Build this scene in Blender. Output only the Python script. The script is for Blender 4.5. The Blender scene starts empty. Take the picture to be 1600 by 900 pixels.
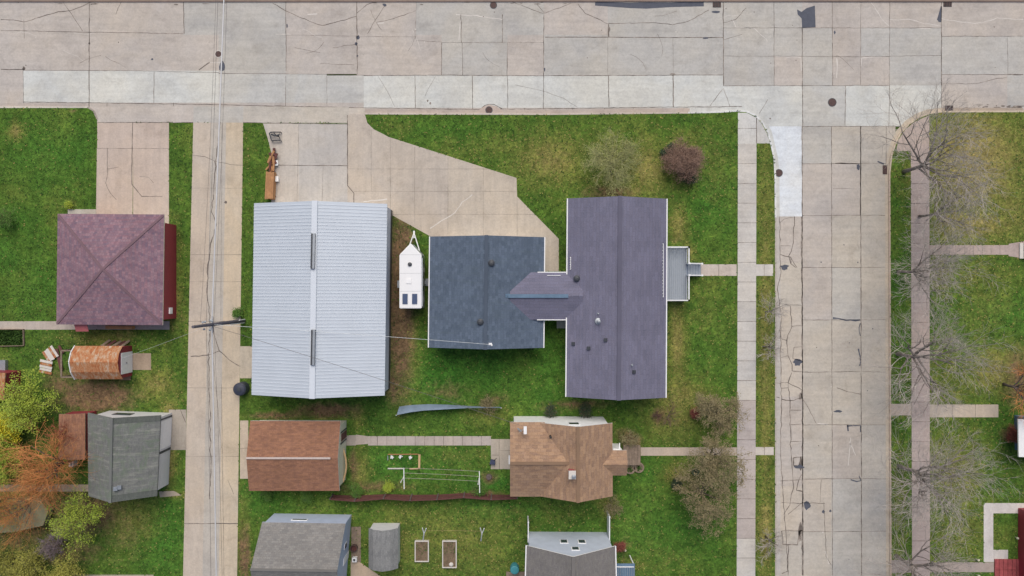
import bpy, bmesh, math, random
from mathutils import Vector, Matrix
from mathutils.geometry import delaunay_2d_cdt
R = random.Random(7)
sc = bpy.context.scene
# ------------------------------------------------------------------ camera, light, exposure
H = 67.5                                    # drone height in metres
FPX = 1080.0                                # focal length in photo pixels (1600 wide)
cam = bpy.data.objects.new('camera', bpy.data.cameras.new('camera'))
sc.collection.objects.link(cam)
cam.location = (0, 0, H)
cam.data.sensor_width = 36.0
cam.data.lens = 36.0 * FPX / 1600.0
cam.data.clip_end = 3000
sc.camera = cam
w = bpy.data.worlds.new('World'); sc.world = w; w.use_nodes = True
nt = w.node_tree; nt.nodes.clear()
sky = nt.nodes.new('ShaderNodeTexSky'); sky.sky_type = 'NISHITA'; sky.sun_disc = False
SUN_EL, SUN_AZ = math.radians(55), math.radians(2)     # soft light from the north-north-west
sky.sun_elevation = SUN_EL; sky.sun_rotation = SUN_AZ
sky.air_density = 1.0; sky.dust_density = 4.0; sky.ozone_density = 0.6
bg = nt.nodes.new('ShaderNodeBackground'); bg.inputs[1].default_value = 0.104
wo = nt.nodes.new('ShaderNodeOutputWorld')
nt.links.new(sky.outputs[0], bg.inputs[0]); nt.links.new(bg.outputs[0], wo.inputs[0])
sl = bpy.data.lights.new('sun', 'SUN'); sl.energy = 2.05; sl.angle = math.radians(48); sl.color = (1.0, 0.955, 0.885)
sun = bpy.data.objects.new('sun', sl); sc.collection.objects.link(sun)
sd = Vector((math.sin(SUN_AZ) * math.cos(SUN_EL), math.cos(SUN_AZ) * math.cos(SUN_EL), math.sin(SUN_EL)))
sun.rotation_euler = sd.to_track_quat('Z', 'Y').to_euler(); sun.location = (0, 0, 90)
vs = sc.view_settings; vs.view_transform = 'Standard'; vs.look = 'None'; vs.gamma = 1; vs.use_curve_mapping = False
vs.exposure = 0.0
LOOK = 1.2                                  # rendered radiance of a level surface over its albedo

# ------------------------------------------------------------------ helpers
def P(px, py, z=0.0):
    k = (H - z) / FPX
    return Vector(((px - 800) * k, (450 - py) * k, z))
def lin(c):
    c = c / 255.0
    return c / 12.92 if c <= 0.04045 else ((c + 0.055) / 1.055) ** 2.4
def C(r, g, b, k=1.0):
    return tuple(min(0.85, lin(v) / LOOK * k) for v in (r, g, b)) + (1.0,)

def tag(o, label=None, cat=None, group=None, kind=None):
    if label: o['label'] = label
    if cat: o['category'] = cat
    if group: o['group'] = group
    if kind: o['kind'] = kind
    return o
def thing(name, label, cat, loc=(0, 0, 0), group=None):
    o = bpy.data.objects.new(name, None); sc.collection.objects.link(o)
    o.location = loc; o.empty_display_size = 0.3
    return tag(o, label, cat, group)

class MB:
    """collects faces and links them as ONE mesh object"""
    def __init__(s): s.v = []; s.f = []; s.m = []; s.c = []; s.uv = []
    def face(s, pts, mat=0, col=None, uv=None):
        b = len(s.v); s.v.extend([tuple(p) for p in pts]); s.f.append(tuple(range(b, b + len(pts))))
        s.m.append(mat); s.c.append(col); s.uv.append(uv)
    def poly(s, pxs, z, mat=0, col=None):
        s.face([P(x, y)[:2] + (z,) for x, y in ccw(pxs)], mat, col)
    def box(s, lo, hi, mat=0, col=None):
        x0, y0, z0 = lo; x1, y1, z1 = hi
        s.prism([(x0, y0), (x1, y0), (x1, y1), (x0, y1)], z0, z1, mat, col)
    def prism(s, xy, z0, z1, mat=0, col=None):
        a = sum(xy[i][0] * xy[(i + 1) % len(xy)][1] - xy[(i + 1) % len(xy)][0] * xy[i][1] for i in range(len(xy)))
        if a < 0: xy = xy[::-1]
        n = len(xy)
        s.face([(x, y, z1) for x, y in xy], mat, col)
        s.face([(x, y, z0) for x, y in xy[::-1]], mat, col)
        for i in range(n):
            p, q = xy[i], xy[(i + 1) % n]
            s.face([(p[0], p[1], z0), (q[0], q[1], z0), (q[0], q[1], z1), (p[0], p[1], z1)], mat, col)
    def beam(s, a, b, wd, ht, mat=0, up=(0, 0, 1), col=None):
        a = Vector(a); b = Vector(b); d = (b - a)
        if d.length < 1e-6: return
        d.normalize(); u = Vector(up)
        if abs(d.dot(u)) > .99: u = Vector((0, 1, 0))
        sx = d.cross(u).normalized() * wd / 2; sy = sx.cross(d).normalized() * ht / 2
        r = [(-1, -1), (1, -1), (1, 1), (-1, 1)]
        A = [a + sx * i + sy * j for i, j in r]; B = [b + sx * i + sy * j for i, j in r]
        s.face(A[::-1], mat, col); s.face(B, mat, col)
        for i in range(4): s.face([A[i], A[(i + 1) % 4], B[(i + 1) % 4], B[i]], mat, col)
    def tube(s, pts, rad, n=6, mat=0, cap=True):
        pts = [Vector(p) for p in pts]
        if not hasattr(rad, '__len__'): rad = [rad] * len(pts)
        rings = []
        for i, p in enumerate(pts):
            d = (pts[min(i + 1, len(pts) - 1)] - pts[max(i - 1, 0)]).normalized()
            u = Vector((0, 0, 1)) if abs(d.z) < .9 else Vector((1, 0, 0))
            a = d.cross(u).normalized(); b = d.cross(a)
            base = len(s.v)
            for k in range(n):
                t = 2 * math.pi * k / n
                s.v.append(tuple(p + (a * math.cos(t) + b * math.sin(t)) * rad[i]))
            rings.append(base)
        for i in range(len(rings) - 1):
            for k in range(n):
                A, B = rings[i], rings[i + 1]
                s.f.append((A + k, B + k, B + (k + 1) % n, A + (k + 1) % n)); s.m.append(mat); s.c.append(None); s.uv.append(None)
        if cap:
            s.f.append(tuple(rings[0] + k for k in range(n))); s.m.append(mat); s.c.append(None); s.uv.append(None)
            s.f.append(tuple(rings[-1] + k for k in reversed(range(n)))); s.m.append(mat); s.c.append(None); s.uv.append(None)
    def lathe(s, c, prof, n=20, mat=0):
        c = Vector(c); rings = []
        for r, z in prof:
            base = len(s.v)
            for k in range(n):
                t = 2 * math.pi * k / n; s.v.append((c.x + r * math.cos(t), c.y + r * math.sin(t), c.z + z))
            rings.append(base)
        for i in range(len(rings) - 1):
            A, B = rings[i], rings[i + 1]
            for k in range(n):
                s.f.append((A + k, A + (k + 1) % n, B + (k + 1) % n, B + k)); s.m.append(mat); s.c.append(None); s.uv.append(None)
        s.f.append(tuple(rings[-1] + k for k in range(n))); s.m.append(mat); s.c.append(None); s.uv.append(None)
    def build(s, name, mats, parent=None, smooth=False, kind=None):
        if not isinstance(mats, (list, tuple)): mats = [mats]
        off = Vector(parent.location) if parent and parent.parent is None else Vector((0, 0, 0))
        if parent and parent.parent is not None: off = Vector(parent.parent.location) + Vector(parent.location)
        me = bpy.data.meshes.new(name)
        me.from_pydata([(v[0] - off.x, v[1] - off.y, v[2] - off.z) for v in s.v], [], s.f)
        for m in mats: me.materials.append(m)
        me.polygons.foreach_set('material_index', s.m)
        if smooth: me.polygons.foreach_set('use_smooth', [True] * len(s.f))
        if any(c is not None for c in s.c):
            ca = me.color_attributes.new('Col', 'FLOAT_COLOR', 'CORNER'); arr = []
            for f, c in zip(s.f, s.c): arr.extend(list(c or (1, 1, 1, 1)) * len(f))
            ca.data.foreach_set('color', arr)
        if any(u is not None for u in s.uv):
            ul = me.uv_layers.new(name='UVMap'); arr = []
            for f, u in zip(s.f, s.uv):
                for k in range(len(f)): arr.extend(u[k] if u else (0, 0))
            ul.data.foreach_set('uv', arr)
        me.update()
        o = bpy.data.objects.new(name, me); sc.collection.objects.link(o)
        if parent: o.parent = parent
        if kind: o['kind'] = kind
        return o
def ccw(p):
    a = sum(p[i][0] * p[(i + 1) % len(p)][1] - p[(i + 1) % len(p)][0] * p[i][1] for i in range(len(p)))
    return p[::-1] if a > 0 else p          # pixel y points down: this gives an upward face
def rect(x0, y0, x1, y1): return [(x0, y0), (x1, y0), (x1, y1), (x0, y1)]

# ------------------------------------------------------------------ materials
def newmat(name):
    m = bpy.data.materials.new(name); m.use_nodes = True
    n = m.node_tree.nodes; b = n['Principled BSDF']; return m, m.node_tree, n, b
def N(t, kind, **kw):
    n = t.nodes.new(kind)
    for k, v in kw.items():
        if k in n.inputs: n.inputs[k].default_value = v
        else: setattr(n, k, v)
    return n
def noise(t, scale, detail=4, rough=.55, vec=None, dist=0):
    n = N(t, 'ShaderNodeTexNoise', Scale=scale, Detail=detail, Roughness=rough, Distortion=dist)
    if vec is not None: t.links.new(vec, n.inputs['Vector'])
    return n.outputs['Fac']
def ramp(t, fac, stops):
    r = t.nodes.new('ShaderNodeValToRGB'); e = r.color_ramp.elements
    while len(e) < len(stops): e.new(0.5)
    for i, (p, c) in enumerate(stops):
        e[i].position = p; e[i].color = c if len(c) == 4 else tuple(c) + (1,)
    t.links.new(fac, r.inputs[0]); return r.outputs[0]
def mix(t, a, b, fac, mode='MIX'):
    m = t.nodes.new('ShaderNodeMix'); m.data_type = 'RGBA'; m.blend_type = mode
    for s, v in ((6, a), (7, b)):
        if hasattr(v, 'links'): t.links.new(v, m.inputs[s])
        else: m.inputs[s].default_value = v
    if hasattr(fac, 'links'): t.links.new(fac, m.inputs[0])
    else: m.inputs[0].default_value = fac
    return m.outputs[2]
def g(v): return (v, v, v, 1)
def bump(t, b, h, strength=.3, dist=.02):
    n = N(t, 'ShaderNodeBump', Strength=strength, Distance=dist)
    t.links.new(h, n.inputs['Height']); t.links.new(n.outputs[0], b.inputs['Normal'])
def coord(t, out='Object'): return t.nodes.new('ShaderNodeTexCoord').outputs[out]
def plain(name, col, rough=.7, metal=0, var=.12, scale=3, fine=30):
    m, t, n, b = newmat(name); v = coord(t)
    f = ramp(t, noise(t, scale, 5, .6, v), [(.3, g(1 - var)), (.7, g(1 + var * .6))])
    f2 = ramp(t, noise(t, fine, 3, .6, v), [(.3, g(1 - var * .6)), (.7, g(1 + var * .4))])
    c = mix(t, mix(t, col, f, 1, 'MULTIPLY'), f2, 1, 'MULTIPLY')
    t.links.new(c, b.inputs['Base Color']); b.inputs['Roughness'].default_value = rough; b.inputs['Metallic'].default_value = metal
    return m
def concrete_mat(name, base=None, stain=.14, rough=.9, ns=False):
    """weathered concrete; every panel has its own casting colour in 'Col'"""
    m, t, n, b = newmat(name); v = coord(t)
    if base is None:
        a = t.nodes.new('ShaderNodeAttribute'); a.attribute_name = 'Col'; c = a.outputs['Color']
    else: c = base
    big = ramp(t, noise(t, .22, 6, .6, v, .6), [(.3, (1 - stain, 1 - stain, 1 - stain * .9, 1)), (.5, g(1)), (.72, (1.05, 1.04, 1.02, 1))])
    mid = ramp(t, noise(t, 1.3, 6, .7, v, 1.0), [(.32, g(1 - stain * .7)), (.55, g(1.0)), (.75, g(1.04))])
    mp = N(t, 'ShaderNodeMapping'); mp.inputs['Scale'].default_value = (2.2, .22, 1) if ns else (.22, 2.2, 1); t.links.new(v, mp.inputs[0])
    wear = ramp(t, noise(t, 1.0, 5, .65, mp.outputs[0]), [(.35, g(.93)), (.65, g(1.04))])
    fine = ramp(t, noise(t, 6, 6, .8, v), [(.3, g(.84)), (.5, g(1)), (.7, g(1.1))])
    blot_ = ramp(t, noise(t, .55, 7, .7, v, .8), [(.30, (.86, .85, .84, 1)), (.46, g(1)), (.60, g(1)), (.74, (1.08, 1.07, 1.05, 1))])
    warm = ramp(t, noise(t, .16, 5, .6, v, .8), [(.38, (.985, .995, 1.02, 1)), (.62, (1.02, 1.0, .975, 1))])
    for f in (big, mid, wear, fine, blot_, warm): c = mix(t, c, f, 1, 'MULTIPLY')
    c = mix(t, c, (1.09, 1.10, 1.09, 1), 1, 'MULTIPLY')
    t.links.new(c, b.inputs['Base Color']); b.inputs['Roughness'].default_value = rough
    bump(t, b, noise(t, 40, 3, .7, v), .25, .01)
    return m
def shingle(name, c1, c2, patch, course=.16, tab=.33, dark=.62, moss=None, streak=None):
    m, t, n, b = newmat(name); uv = coord(t, 'UV')
    br = N(t, 'ShaderNodeTexBrick', Scale=1.0); t.links.new(uv, br.inputs['Vector'])
    br.inputs['Brick Width'].default_value = tab; br.inputs['Row Height'].default_value = course
    br.inputs['Mortar Size'].default_value = .012; br.inputs['Mortar Smooth'].default_value = .3
    br.inputs['Color1'].default_value = c1; br.inputs['Color2'].default_value = c2
    br.inputs['Mortar'].default_value = tuple(x * dark for x in c1[:3]) + (1,); br.inputs['Bias'].default_value = 0
    br.offset_frequency = 2
    mq = N(t, 'ShaderNodeMapping'); mq.inputs['Scale'].default_value = (1.1, 4.5, 1); t.links.new(uv, mq.inputs[0])
    c = mix(t, br.outputs['Color'], patch, ramp(t, noise(t, 1.0, 6, .75, mq.outputs[0], .3), [(.42, g(0)), (.7, g(.6))]))
    v = coord(t)
    c = mix(t, c, ramp(t, noise(t, .35, 5, .6, v, .5), [(.3, g(.88)), (.7, g(1.08))]), 1, 'MULTIPLY')
    c = mix(t, c, ramp(t, noise(t, 9, 3, .7, uv), [(.3, g(.82)), (.7, g(1.15))]), 1, 'MULTIPLY')
    if streak:
        mp = N(t, 'ShaderNodeMapping'); mp.inputs['Scale'].default_value = (3.0, .35, 1); t.links.new(uv, mp.inputs[0])
        c = mix(t, c, streak, ramp(t, noise(t, 1.0, 5, .7, mp.outputs[0]), [(.5, g(0)), (.75, g(.55))]))
    if moss: c = mix(t, c, moss, ramp(t, noise(t, .8, 6, .75, v, 1.2), [(.48, g(0)), (.62, g(.7))]))
    t.links.new(c, b.inputs['Base Color']); b.inputs['Roughness'].default_value = .92
    bump(t, b, br.outputs['Fac'], -.5, .012)
    return m
def siding(name, col, rows=7.0, var=.06):
    m, t, n, b = newmat(name); v = coord(t)
    wv = N(t, 'ShaderNodeTexWave', Scale=rows / 6.28); wv.bands_direction = 'Z'; wv.wave_profile = 'SAW'; t.links.new(v, wv.inputs['Vector'])
    c = mix(t, col, ramp(t, noise(t, 1.5, 4, .6, v), [(.3, g(1 - var)), (.7, g(1 + var))]), 1, 'MULTIPLY')
    c = mix(t, c, ramp(t, wv.outputs['Fac'], [(0, g(.86)), (.12, g(1))]), 1, 'MULTIPLY')
    t.links.new(c, b.inputs['Base Color']); b.inputs['Roughness'].default_value = .6
    return m
def leafy(name, c1, c2, c3=None, scale=1.2, rough=.75):
    m, t, n, b = newmat(name); v = coord(t)
    c = ramp(t, noise(t, scale, 4, .7, v), [(.3, c1), (.55, c2), (.75, c3 or c2)])
    c = mix(t, c, ramp(t, noise(t, 20, 2, .7, v), [(.3, g(.75)), (.7, g(1.25))]), 1, 'MULTIPLY')
    t.links.new(c, b.inputs['Base Color']); b.inputs['Roughness'].default_value = rough
    return m

M = {}
M['concrete'] = concrete_mat('concrete')
m, t, n, b = newmat('crack_filler'); v = coord(t)
t.links.new(ramp(t, noise(t, .9, 5, .75, v), [(.34, C(84, 78, 74)), (.5, C(128, 118, 110)), (.64, C(172, 162, 152))]), b.inputs['Base Color']); b.inputs['Roughness'].default_value = .95
M['crack'] = m
M['concrete_ns'] = concrete_mat('concrete_ns', ns=True)
M['seal_pale'] = plain('dull_pale_strip', C(212, 196, 188), .8)
M['tar'] = plain('tar', C(92, 96, 108), .85, var=.15)
M['efflo'] = plain('pale_spall', C(226, 220, 212), .9, var=.1)
M['white'] = plain('white_paint', (.84, .84, .84, 1), .45, var=.05)
M['white_vinyl'] = plain('white_vinyl', (.78, .79, .8, 1), .4, var=.04)
M['black'] = plain('black_rubber', (.02, .02, .022, 1), .6)
M['dark'] = plain('dark_metal', (.06, .065, .075, 1), .5, .2)
M['iron'] = plain('cast_iron', C(98, 76, 72), .8, var=.3, scale=8)
M['glass'] = plain('window_glass', (.05, .07, .08, 1), .08, var=.05)
M['galv'] = plain('galvanised', C(176, 182, 188), .45, .5)
M['wood'] = plain('weathered_wood', C(150, 132, 116), .9, var=.3, scale=3)
M['redwood'] = plain('red_brown_board', C(112, 70, 66), .85, var=.3, scale=4)
M['lumber'] = plain('orange_lumber', C(192, 142, 98), .85, var=.25, scale=2)
M['bark'] = plain('grey_bark', C(112, 100, 98), .95, var=.3, scale=5)
M['soil'] = plain('garden_soil', C(132, 112, 90), .95, var=.35, scale=3)
M['red'] = plain('red_paint', C(140, 44, 54), .6, var=.15)
M['brick'] = plain('red_brick', C(172, 84, 86), .85, var=.3, scale=2)
M['blue'] = plain('faded_blue', C(104, 132, 158), .6, var=.2, scale=1.2)
M['teal'] = plain('teal_plastic', C(72, 150, 160), .5, var=.1)
M['cream'] = plain('cream_paint', C(226, 222, 196), .6, var=.06)

# lawn: 'Mask' r = dry, g = bare soil, b = lush
m, t, n, b = newmat('lawn'); v = coord(t)
at = t.nodes.new('ShaderNodeAttribute'); at.attribute_name = 'Mask'
sp = t.nodes.new('ShaderNodeSeparateColor'); t.links.new(at.outputs['Color'], sp.inputs[0])
base = ramp(t, noise(t, .28, 6, .62, v, .5), [(.3, C(68, 103, 42)), (.5, C(86, 117, 48)), (.7, C(108, 128, 58))])
base = mix(t, base, C(68, 124, 48), sp.outputs[2])
def msk(o, sc_, lo, hi, w=.55, det=6):
    nz = noise(t, sc_, det, .7, v, .4)
    a = N(t, 'ShaderNodeMath', operation='MULTIPLY_ADD'); t.links.new(nz, a.inputs[0]); a.inputs[1].default_value = w * 2; a.inputs[2].default_value = -w
    s = N(t, 'ShaderNodeMath', operation='ADD'); t.links.new(a.outputs[0], s.inputs[0]); t.links.new(o, s.inputs[1])
    r = N(t, 'ShaderNodeMapRange'); t.links.new(s.outputs[0], r.inputs[0]); r.inputs[1].default_value = lo; r.inputs[2].default_value = hi
    return r.outputs[0]
base = mix(t, base, C(134, 132, 72), msk(sp.outputs[0], .9, .12, .95))
base = mix(t, base, C(160, 146, 96), msk(sp.outputs[0], 2.4, .62, 1.15))
base = mix(t, base, C(126, 104, 80), msk(sp.outputs[1], 1.1, .3, .8))
c = mix(t, base, ramp(t, noise(t, 1.1, 7, .74, v, .7), [(.3, g(.56)), (.44, g(.84)), (.56, g(1.1)), (.7, (1.6, 1.5, 1.3, 1))]), 1, 'MULTIPLY')
c = mix(t, c, ramp(t, noise(t, 4.2, 6, .85, v), [(.32, g(.5)), (.5, g(1)), (.68, g(1.6))]), 1, 'MULTIPLY')
c = mix(t, c, ramp(t, noise(t, 2.3, 6, .8, v, .4), [(.32, g(.66)), (.5, g(1)), (.68, (1.4, 1.34, 1.2, 1))]), 1, 'MULTIPLY')
c = mix(t, c, C(150, 152, 80), ramp(t, noise(t, .6, 7, .8, v, .5), [(.57, g(0)), (.72, g(.4))]))
c = mix(t, c, C(186, 184, 96), ramp(t, noise(t, 4.5, 3, .7, v), [(.62, g(0)), (.72, g(.55))]))
t.links.new(c, b.inputs['Base Color']); b.inputs['Roughness'].default_value = 1.0; b.inputs['Specular IOR Level'].default_value = .1
bump(t, b, noise(t, 9, 5, .8, v), .6, .08)
M['lawn'] = m

# ------------------------------------------------------------------ ground
mb = MB(); mb.poly(rect(-9000, -9000, 10600, 9900), -0.16)
fg = mb.build('ground', plain('distant_grass', C(84, 106, 48), 1, var=.3, scale=.1), kind='structure')
wc = [(1153, 173), (1166, 174), (1180, 180), (1192, 192), (1200, 207), (1205, 226), (1210, 248), (1211.5, 280)]
ec = [(1600, 174), (1472, 174.5), (1452, 177), (1436, 183), (1420, 194), (1407, 208), (1399, 225), (1393, 243), (1390, 270)]
GX0, GX1, GY0, GY1 = -260, 1860, -200, 1100
westblk = [(GX0, 168), (137, 168), (146, 174), (152, 188), (152, 191), (570, 191), (570, 178), (860, 178.6), (1120, 175.5)] + wc + [(1212, 700), (1212.5, GY1), (GX0, GY1)]
eastblk = [(GX1, 174)] + ec + [(1391, 600), (1393, GY1), (GX1, GY1)]
northblk = [(GX0, GY0), (GX1, GY0), (GX1, 1.5), (GX0, 1.5)]
# blobs of (x, y, rx, ry, channel, strength)
BL = [
 (626, 470, 20, 150, 1, 1.1), (615, 600, 14, 40, 1, .8), (632, 370, 14, 30, 1, .9), (640, 520, 14, 50, 0, .6),
 (150, 620, 60, 26, 1, 1.1), (95, 600, 30, 30, 1, .7), (150, 530, 60, 14, 0, .6), (190, 525, 30, 14, 1, .5), (270, 470, 14, 40, 0, .8), (270, 400, 12, 60, 0, .6),
 (285, 500, 10, 16, 1, .4), (245, 600, 30, 20, 0, .8), (265, 640, 12, 16, 0, .9), (25, 205, 12, 14, 0, .9), (115, 173, 8, 5, 1, .6), (20, 345, 26, 16, 2, .6),
 (5, 400, 20, 30, 2, .5), (80, 240, 60, 40, 2, .5), (60, 440, 30, 50, 2, .4), (108, 320, 6, 8, 0, .8),
 (860, 250, 60, 40, 0, .8), (800, 230, 60, 20, 0, .4), (950, 300, 50, 12, 1, .75), (955, 250, 40, 50, 0, .6), (1010, 265, 40, 50, 0, .8), (1066, 250, 34, 40, 0, .7),
 (1090, 210, 50, 20, 0, .35), (1120, 260, 30, 60, 0, .35), (1110, 320, 40, 50, 2, .5), (1060, 350, 16, 30, 0, .8), (1075, 395, 12, 12, 0, .9), (1056, 372, 20, 10, 1, .5),
 (620, 200, 30, 14, 0, .35), (700, 205, 60, 14, 2, .35), (740, 230, 60, 20, 0, .3),
 (1058, 540, 14, 80, 0, .85), (1054, 500, 8, 40, 1, .4), (1110, 560, 30, 60, 2, .25), (1100, 480, 30, 50, 0, .3), (1060, 620, 50, 30, 0, .75), (1055, 650, 40, 40, 0, .7), (1030, 650, 10, 16, 1, .9), (1085, 647, 6, 8, 1, .8), (1100, 615, 20, 8, 1, .5),
 (700, 580, 100, 40, 2, .8), (860, 580, 40, 60, 2, .5), (640, 560, 20, 50, 0, .5), (700, 610, 40, 20, 1, .55), (770, 625, 30, 16, 1, .6), (900, 632, 60, 8, 1, .7), (860, 640, 30, 10, 1, .5), (760, 650, 30, 14, 0, .6), (620, 610, 40, 10, 0, .5),
 (510, 642, 50, 12, 1, 1.0), (440, 650, 60, 7, 1, .8), (560, 650, 10, 20, 0, .6), (552, 725, 8, 30, 1, .8), (565, 735, 14, 40, 0, .7), (590, 760, 60, 10, 1, .7), (545, 765, 20, 8, 1, .6),
 (640, 720, 80, 30, 2, .7), (770, 755, 40, 14, 2, 1.0), (764, 746, 14, 12, 1, .8), (760, 770, 40, 3, 1, .9), (780, 795, 60, 10, 2, .9), (780, 800, 60, 5, 0, .6), (720, 715, 60, 16, 0, .35),
 (700, 850, 120, 60, 0, .5), (760, 870, 60, 50, 0, .45), (630, 810, 40, 20, 0, .45), (380, 830, 12, 80, 0, .5), (382, 870, 9, 50, 1, 1.0), (400, 780, 40, 30, 2, .5),
 (640, 800, 60, 10, 0, .4), (633, 850, 10, 26, 0, .7), (880, 800, 50, 20, 0, .35), (950, 790, 16, 16, 0, .8), (975, 860, 14, 30, 1, .5), (980, 885, 30, 10, 0, .7),
 (1060, 740, 24, 20, 0, .8), (1058, 752, 8, 8, 1, .9), (1020, 830, 100, 60, 2, .45), (1030, 880, 60, 30, 0, .3), (985, 690, 18, 18, 1, .9), (970, 680, 14, 14, 1, .7), (990, 730, 16, 10, 1, .7), (1000, 740, 60, 20, 2, .4),
 (1196, 550, 14, 400, 0, .75), (1200, 480, 10, 30, 0, .6), (1196, 830, 14, 80, 0, .9), (1196, 300, 12, 60, 0, .35),
 (1406, 400, 14, 300, 2, .25), (1520, 250, 90, 100, 0, 1.0), (1525, 350, 70, 30, 0, .9), (1480, 330, 30, 50, 1, .4), (1500, 230, 50, 40, 1, .35), (1480, 550, 40, 50, 1, .35), (1490, 740, 50, 60, 0, .7), (1500, 350, 60, 40, 0, .8), (1580, 330, 40, 60, 0, .7), (1470, 420, 20, 40, 0, .7), (1530, 430, 60, 30, 0, .5), (1560, 490, 40, 20, 2, .8), (1540, 480, 50, 40, 0, .45), (1560, 580, 60, 40, 0, .8), (1590, 590, 20, 50, 1, .8), (1480, 600, 60, 50, 0, .5), (1500, 720, 60, 60, 0, .5), (1560, 700, 20, 60, 2, .4), (1500, 830, 50, 50, 0, .55), (1575, 680, 14, 14, 1, .8), (1405, 780, 12, 120, 0, .5), (1407, 560, 12, 60, 2, .3),
 (1576, 830, 12, 40, 1, .3),
 (210, 800, 40, 50, 0, .5), (190, 830, 50, 60, 1, .45), (130, 800, 60, 40, 1, .9), (40, 820, 80, 60, 1, .7), (100, 860, 70, 30, 1, .7), (260, 840, 30, 70, 2, .6), (40, 760, 90, 30, 1, .6), (60, 690, 60, 60, 1, .35), (20, 640, 40, 30, 1, .4), (265, 715, 10, 40, 0, .9), (262, 740, 6, 30, 1, .7), (270, 772, 20, 6, 0, .8), (90, 630, 30, 20, 1, .5),
 (392, 210, 14, 120, 0, .2), (385, 220, 8, 60, 0, .3),
]
def mask(x, y):
    px = x * 16 + 800; py = 450 - y * 16; r = [0, 0, 0]
    for bx, by, rx, ry, ch, st in BL:
        dx = (px - bx) / rx; dy = (py - by) / ry; d = dx * dx + dy * dy
        if d < 6: r[ch] = max(r[ch], st * math.exp(-d * .7))
    return (min(1, r[0]), min(1, r[1]), min(1, r[2]), 1)
def inside(x, y, poly):
    c = False; n = len(poly)
    for i in range(n):
        x1, y1 = poly[i]; x2, y2 = poly[i - 1]
        if (y1 > y) != (y2 > y) and x < (x2 - x1) * (y - y1) / (y2 - y1) + x1: c = not c
    return c
def lawn_block(poly):
    wp = [P(x, y) for x, y in poly]; pts = [Vector((p.x, p.y)) for p in wp]; n = len(pts)
    step = .55
    xs = [p.x for p in pts]; ys = [p.y for p in pts]; xy = [(p.x, p.y) for p in pts]
    y = min(ys) + .2
    while y < max(ys):
        x = min(xs) + .2
        while x < max(xs):
            far = abs(x) > 54 or abs(y) > 31
            if (not far or R.random() < .04) and inside(x, y, xy): pts.append(Vector((x + R.uniform(-.1, .1), y + R.uniform(-.1, .1))))
            x += step
        y += step
    vv, ee, ff, *_ = delaunay_2d_cdt(pts, [], [list(range(n))], 1, 1e-5)
    me = bpy.data.meshes.new('lawn')
    verts = [(p.x, p.y, 0) for p in vv]; faces = []
    for f in ff:
        a, b_, c_ = [vv[i] for i in f[:3]]
        s = (b_.x - a.x) * (c_.y - a.y) - (c_.x - a.x) * (b_.y - a.y)
        faces.append(tuple(f) if s > 0 else tuple(reversed(f)))
    for i in range(n):                       # skirt down to the gutter
        a, b_ = wp[i], wp[(i + 1) % n]; k = len(verts)
        verts += [(a.x, a.y, 0), (b_.x, b_.y, 0), (b_.x, b_.y, -.15), (a.x, a.y, -.15)]; faces.append((k, k + 1, k + 2, k + 3))
    me.from_pydata(verts, [], faces); me.materials.append(M['lawn'])
    ca = me.color_attributes.new('Mask', 'FLOAT_COLOR', 'POINT'); arr = []
    for vtx in verts: arr.extend(mask(vtx[0], vtx[1]))
    ca.data.foreach_set('color', arr)
    o = bpy.data.objects.new('lawn', me); sc.collection.objects.link(o); o['kind'] = 'structure'
for p_ in (westblk, eastblk, northblk): lawn_block(p_)

# ---- paint on the ground: joints and cracks lie in the mesh of their own slab
def strip(mb, pts, wd, z, mat=1, jit=0.0, step=6, wj=.35):
    """ribbon along pixel points; wd in photo pixels"""
    out = []
    for (x0, y0), (x1, y1) in zip(pts, pts[1:]):
        L = math.hypot(x1 - x0, y1 - y0); k = max(1, int(L / step)) if jit else 1
        for i in range(k):
            f = i / k; e = jit if 0 < i or out else 0
            out.append((x0 + (x1 - x0) * f + R.uniform(-e, e), y0 + (y1 - y0) * f + R.uniform(-e, e)))
    out.append(pts[-1]); prev = None
    for i, (x, y) in enumerate(out):
        a = out[max(i - 1, 0)]; b_ = out[min(i + 1, len(out) - 1)]
        dx, dy = b_[0] - a[0], b_[1] - a[1]; l = math.hypot(dx, dy) or 1
        h = wd / 2 * (1 + R.uniform(-wj, wj))
        q = ((x - dy / l * h, y + dx / l * h), (x + dy / l * h, y - dx / l * h))
        if prev: mb.face([P(*prev[0])[:2] + (z,), P(*q[0])[:2] + (z,), P(*q[1])[:2] + (z,), P(*prev[1])[:2] + (z,)], mat)
        prev = q
def blot(mb, cx, cy, rx, ry, z, mat, n=12, j=.35):
    mb.poly([(cx + math.cos(2 * math.pi * k / n) * rx * (1 + R.uniform(-j, j)), cy + math.sin(2 * math.pi * k / n) * ry * (1 + R.uniform(-j, j))) for k in range(n)], z, mat)
CM = [M['concrete'], M['crack'], M['tar'], M['efflo']]
def jit(c, a=.02):
    k = 1 + R.uniform(-a, a); return tuple(x * k for x in c[:3]) + (1,)
PINK = C(195, 186, 178); GREY = C(191, 187, 181); GRW = C(197, 195, 190); WHT = C(211, 211, 206); BRT = C(226, 230, 234); TAN = C(196, 188, 177); TAN2 = C(200, 190, 178)

# street level -0.10
ZS = -.10
road = MB()
def panels(xs, ys, cols, mbx, z):
    for j in range(len(ys) - 1):
        for i in range(len(xs) - 1):
            c_ = cols[j][i] if isinstance(cols[0], list) else cols
            mbx.poly(rect(xs[i], ys[j], xs[i + 1], ys[j + 1]), z, 0, jit(c_))
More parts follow.
